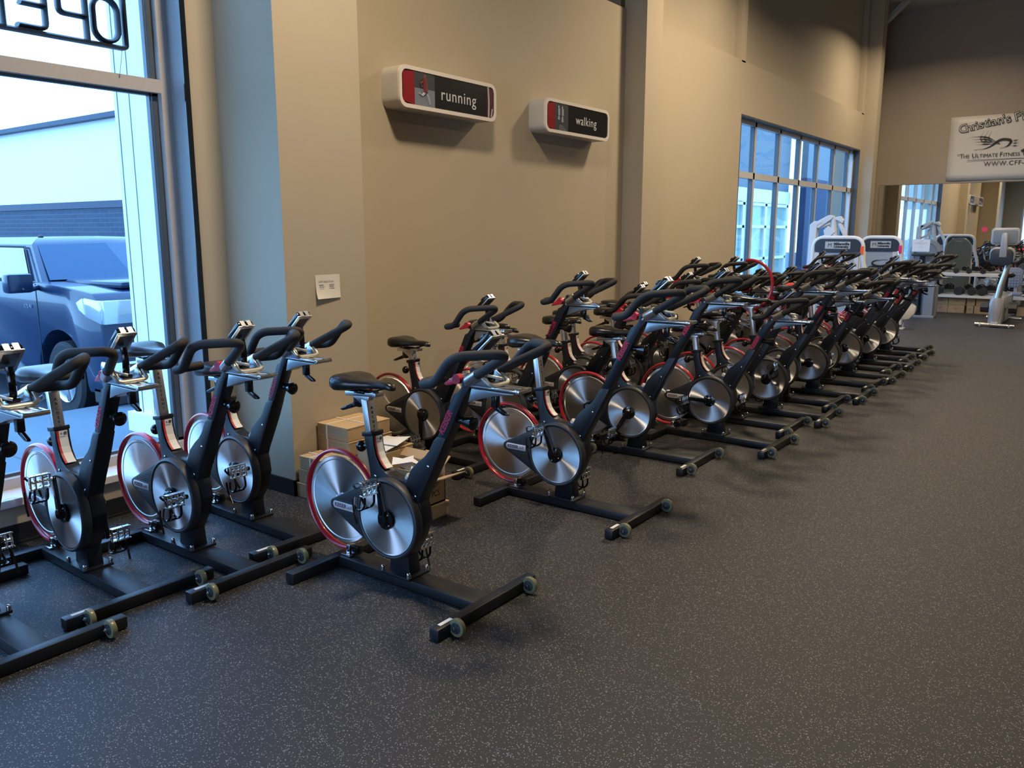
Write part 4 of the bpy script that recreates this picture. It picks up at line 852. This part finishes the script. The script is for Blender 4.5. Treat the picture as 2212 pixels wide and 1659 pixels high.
link('front_shroud', MB().loft([[(-1.70+w_*math.cos(a), 15.98+.5*w_*math.sin(a), z) for a in [k*PI/8 for k in range(16)]] for w_, z in ((.05, .06), (.09, .25), (.10, .40), (.06, .50))]).mesh('front_shroud', SILV), t)
link('console', MB().prism(rrect(-1.87, -1.46, 1.385, 1.665, .05), 15.95, 16.05, bev=.012).mesh('console', SILV), t)
link('console_back', MB().prism(rrect(-1.84, -1.49, 1.41, 1.63, .04), 15.935, 15.955, bev=.005).mesh('console_back', mat('grey_plastic', (.20, .23, .27), .5)), t)
link('console_neck', MB().prism([(-1.72, 1.18), (-1.61, 1.18), (-1.62, 1.55), (-1.64, 1.58), (-1.69, 1.58), (-1.71, 1.55)], 15.88, 15.94, bev=.012).mesh('console_neck', SILV), t)
link('hub_cover', MB().prism(rrect(-1.85, -1.52, 1.05, 1.32, .08), 15.90, 15.98, bev=.02).mesh('hub_cover', NAVY), t)
link('hub_trim', MB().prism(rrect(-1.87, -1.50, 1.08, 1.35, .09), 15.98, 16.03, bev=.012).mesh('hub_trim', SILV), t)
for s_ in (-1, 1):
    link('handlebar', MB().tube(fillet([(-1.68+s_*.10, 16.05, 1.08), (-1.68+s_*.26, 16.05, 1.10), (-1.68+s_*.30, 16.15, 1.30), (-1.68+s_*.28, 16.45, 1.32)], .1, 6), .018, 10).mesh('handlebar', VINYL), t)
    link('crank_arm', MB().box(-1.68+s_*.11-.012, -1.68+s_*.11+.012, 16.25, 16.45, .30, .335, bev=.004).mesh('crank_arm', GREYST), t)
    link('pedal', MB().cyl((-1.68+s_*.15, 16.25, .32), (-1.68+s_*.27, 16.25, .32), .095, .09, 8).mesh('pedal', CASE), t)
link('seat', MB().ball((-1.68, 16.95, .84), .14, (1, 1.1, .35), 18).cyl((-1.68, 16.95, .5), (-1.68, 16.95, .82), .03).mesh('seat', VINYL), t)
t = thing('recumbent_bike', 'grey bike with a mesh seat back behind the upright bike', 'exercise bike', (0, 0, 0))
MESHB = mat('blue_grey_mesh', (.18, .23, .33), .6)
link('seat_back', MB().prism(rrect(-1.83, -1.50, .58, .95, .10), 17.75, 17.80, bev=.015).mesh('seat_back', MESHB), t)
sl = MB()
for i in range(5):
    for j in range(6): sl.box(-1.76+.045*i, -1.745+.045*i, 17.742, 17.748, .62+.05*j, .64+.05*j)
link('seat_slots', sl.mesh('seat_slots', LG, False), t)
link('seat_base', MB().box(-1.86, -1.48, 17.5, 17.8, .44, .50, bev=.02).mesh('seat_base', MESHB), t)
link('seat_stand', MB().box(-1.72, -1.62, 17.55, 17.75, 0, .45, bev=.01).mesh('seat_stand', GREYST), t)
for s_ in (-1, 1): link('side_grip', MB().tube(fillet([(-1.67+s_*.16, 17.65, .46), (-1.67+s_*.30, 17.6, .46), (-1.67+s_*.32, 17.5, .46), (-1.67+s_*.20, 17.45, .46)], .04, 5), .014, 8).mesh('side_grip', GREYST), t)

# ---------------------------------------------------------------- pickup truck outside
CARP = mat('dark_blue_car_paint', (.006, .022, .058), .3, 0, coat=.35, var=.02, spec=.3); CARG = mat('tinted_car_glass', (.01, .055, .11), .12, 0, spec=.3); CARGL = mat('clear_car_glass', (.12, .26, .30), .08, 0, coat=1)
TYRE = mat('black_tyre', (.012, .012, .014), .8, bump=.4); LAMP = mat('headlamp_lens', (.55, .60, .62), .12, .4, coat=1); CHR = mat('truck_chrome', (.70, .73, .75), .18, 1)
t = thing('pickup_truck', 'dark blue pickup truck parked outside the near window, nose to the pavement', 'truck', (0, 0, 0))
def arch(cx, n=14): return [(cx+.52*math.cos(math.radians(180*k/n)), .06+.52*math.sin(math.radians(180*k/n))) for k in range(n+1)]
body = [(-8.02, -.02), (-7.98, .35), (-8.0, .72), (-8.05, .92), (-8.16, 1.0), (-8.7, 1.045), (-9.35, 1.07), (-9.45, 1.055), (-11.8, 1.055), (-11.85, 1.07), (-13.8, 1.07), (-13.85, .1), (-13.7, -.02)] + [(a, b) for a, b in arch(-12.5)[::-1]] + [(-11.5, -.05), (-9.9, -.05)] + [(a, b) for a, b in arch(-8.95)[::-1]] + [(-8.4, -.02)]
link('body', MB().prism(body, 4.0, 6.0, bev=.035).mesh('body', CARP, angle=40), t)
hr = [[(x, y, z) for (x, y, z) in r] for r in (
 [(-9.32, 4.06, 1.03), (-9.18, 5.0, 1.04), (-9.32, 5.94, 1.03), (-11.85, 5.94, 1.03), (-11.85, 4.06, 1.03)],
 [(-9.86, 4.22, 1.46), (-9.78, 5.0, 1.49), (-9.86, 5.78, 1.46), (-11.75, 5.78, 1.46), (-11.75, 4.22, 1.46)],
 [(-10.0, 4.34, 1.53), (-9.95, 5.0, 1.55), (-10.0, 5.66, 1.53), (-11.6, 5.66, 1.53), (-11.6, 4.34, 1.53)])]
link('cab', MB().loft(hr).mesh('cab', CARP, angle=25), t)
link('hood_bulge', MB().prism([(-8.25, 4.35), (-9.25, 4.25), (-9.2, 5.75), (-8.25, 5.65)], 1.02, 1.095, 'xy', bev=.035).mesh('hood_bulge', CARP, angle=40), t)
link('windscreen', MB().quad((-9.345, 4.14, 1.075), (-9.195, 5.0, 1.085), (-9.77, 5.0, 1.462), (-9.855, 4.27, 1.445)).quad((-9.195, 5.0, 1.085), (-9.345, 5.86, 1.075), (-9.855, 5.73, 1.445), (-9.77, 5.0, 1.462)).mesh('windscreen', CARG), t)
bpy.data.objects[t.children[-1].name].location = (.016, 0, .010)
o = link('side_window', MB().quad((-9.60, 4.055, 1.085), (-10.65, 4.055, 1.085), (-10.65, 4.185, 1.42), (-9.98, 4.185, 1.42)).mesh('side_window', CARGL, False), t, (0, -.008, 0))
link('side_window', MB().quad((-10.78, 4.055, 1.085), (-11.6, 4.055, 1.085), (-11.5, 4.185, 1.42), (-10.78, 4.185, 1.42)).mesh('side_window', CARGL, False), t, (0, -.008, 0))
link('window_surround', MB().tube([(-9.52, 4.035, 1.075), (-9.95, 4.185, 1.435), (-11.55, 4.185, 1.435)], .010, 6).tube([(-9.5, 4.03, 1.075), (-11.7, 4.03, 1.075)], .010, 6).mesh('window_surround', INK), t)
link('door_seam', MB().box(-9.372, -9.364, 3.996, 4.004, .0, 1.05).box(-10.72, -10.712, 3.996, 4.004, .0, 1.05).box(-11.85, -11.84, 3.996, 4.004, 0, 1.05).mesh('door_seam', INK, False), t)
hl = link('headlight', MB().prism([(-8.46, .90), (-8.30, .95), (-8.02, .93), (-7.97, .86), (-8.0, .70), (-8.30, .76), (-8.42, .82)], 3.985, 4.06, bev=.01).prism([(4.0, .935), (4.38, .93), (4.42, .90), (4.36, .70), (4.0, .70)], -8.02, -7.955, 'yz', bev=.01).mesh('headlight', LAMP), t)
link('indicator', MB().prism([(-8.46, .895), (-8.33, .945), (-8.30, .78), (-8.41, .825)], 3.978, 3.99, bev=.003).mesh('indicator', mat('white_lens', (.85, .86, .86), .2)), hl)
link('headlight', bx(-8.02, -7.955, 5.60, 6.0, .70, .935, bev=.02).mesh('headlight', LAMP), t)
gr = MB(); gr.box(-8.0, -7.95, 4.45, 5.55, .40, .97, bev=.03); link('grille', gr.mesh('grille', CHR), t)
link('grille_mesh', bx(-7.96, -7.945, 4.55, 5.45, .48, .90).mesh('grille_mesh', BLK, False), t)
link('bumper', MB().box(-8.12, -7.86, 3.98, 6.02, .02, .34, bev=.05).mesh('bumper', CHR), t)
link('front_valance', bx(-8.3, -7.95, 4.0, 6.0, -.12, .05, bev=.02).mesh('front_valance', CASE, False), t)
for x in (-8.95, -12.5):
    for y in (4.16, 5.84):
        wh = link('wheel', MB().lathe([(.24, -.14), (.36, -.14), (.40, -.11), (.405, 0), (.40, .11), (.36, .14), (.24, .14)], (0, 0, 0), seg=48).mesh('wheel', TYRE), t, (x, y, .055))
        m = MB(); m.lathe([(.10, -.145), (.24, -.145), (.25, -.150), (.255, -.13), (.255, .13), (.1, .14)], seg=40)
        for k in range(5): m.box(.03, .24, -.152, -.12, -.03, .03, M=Matrix.Rotation(k*2*PI/5, 4, 'Y'))
        rm = link('rim', m.mesh('rim', CHR), wh)
        if y > 5: rm.rotation_euler = (0, 0, PI)
link('wheel_arch_lining', MB().box(-9.45, -8.45, 4.34, 5.6, -.04, .56).mesh('wheel_arch_lining', INK, False), t)
link('wing_mirror', MB().box(-9.35, -9.20, 3.66, 3.92, .97, 1.17, bev=.03).tube([(-9.28, 3.9, 1.0), (-9.32, 4.03, 1.02)], .03, 8).mesh('wing_mirror', CARP), t)
link('door_lettering', text_mesh('TUNDRA', .105, CHR, .003, MX(-10.06, 3.992, .285), bold=.004, space=1.05), t)
link('door_badge', MB().prism([(-10.3, .16), (-9.95, .16), (-9.78, .07), (-9.70, .06), (-10.3, .06)], 3.988, 3.998).mesh('door_badge', CHR, False), t)
link('fender_badge', text_mesh('5.7L V8', .06, CHR, .002, MX(-9.58, 3.992, .80)), t)
link('roof_antenna', MB().ball((-10.15, 4.45, 1.545), .04, (1.4, .6, .5)).mesh('roof_antenna', INK), t)
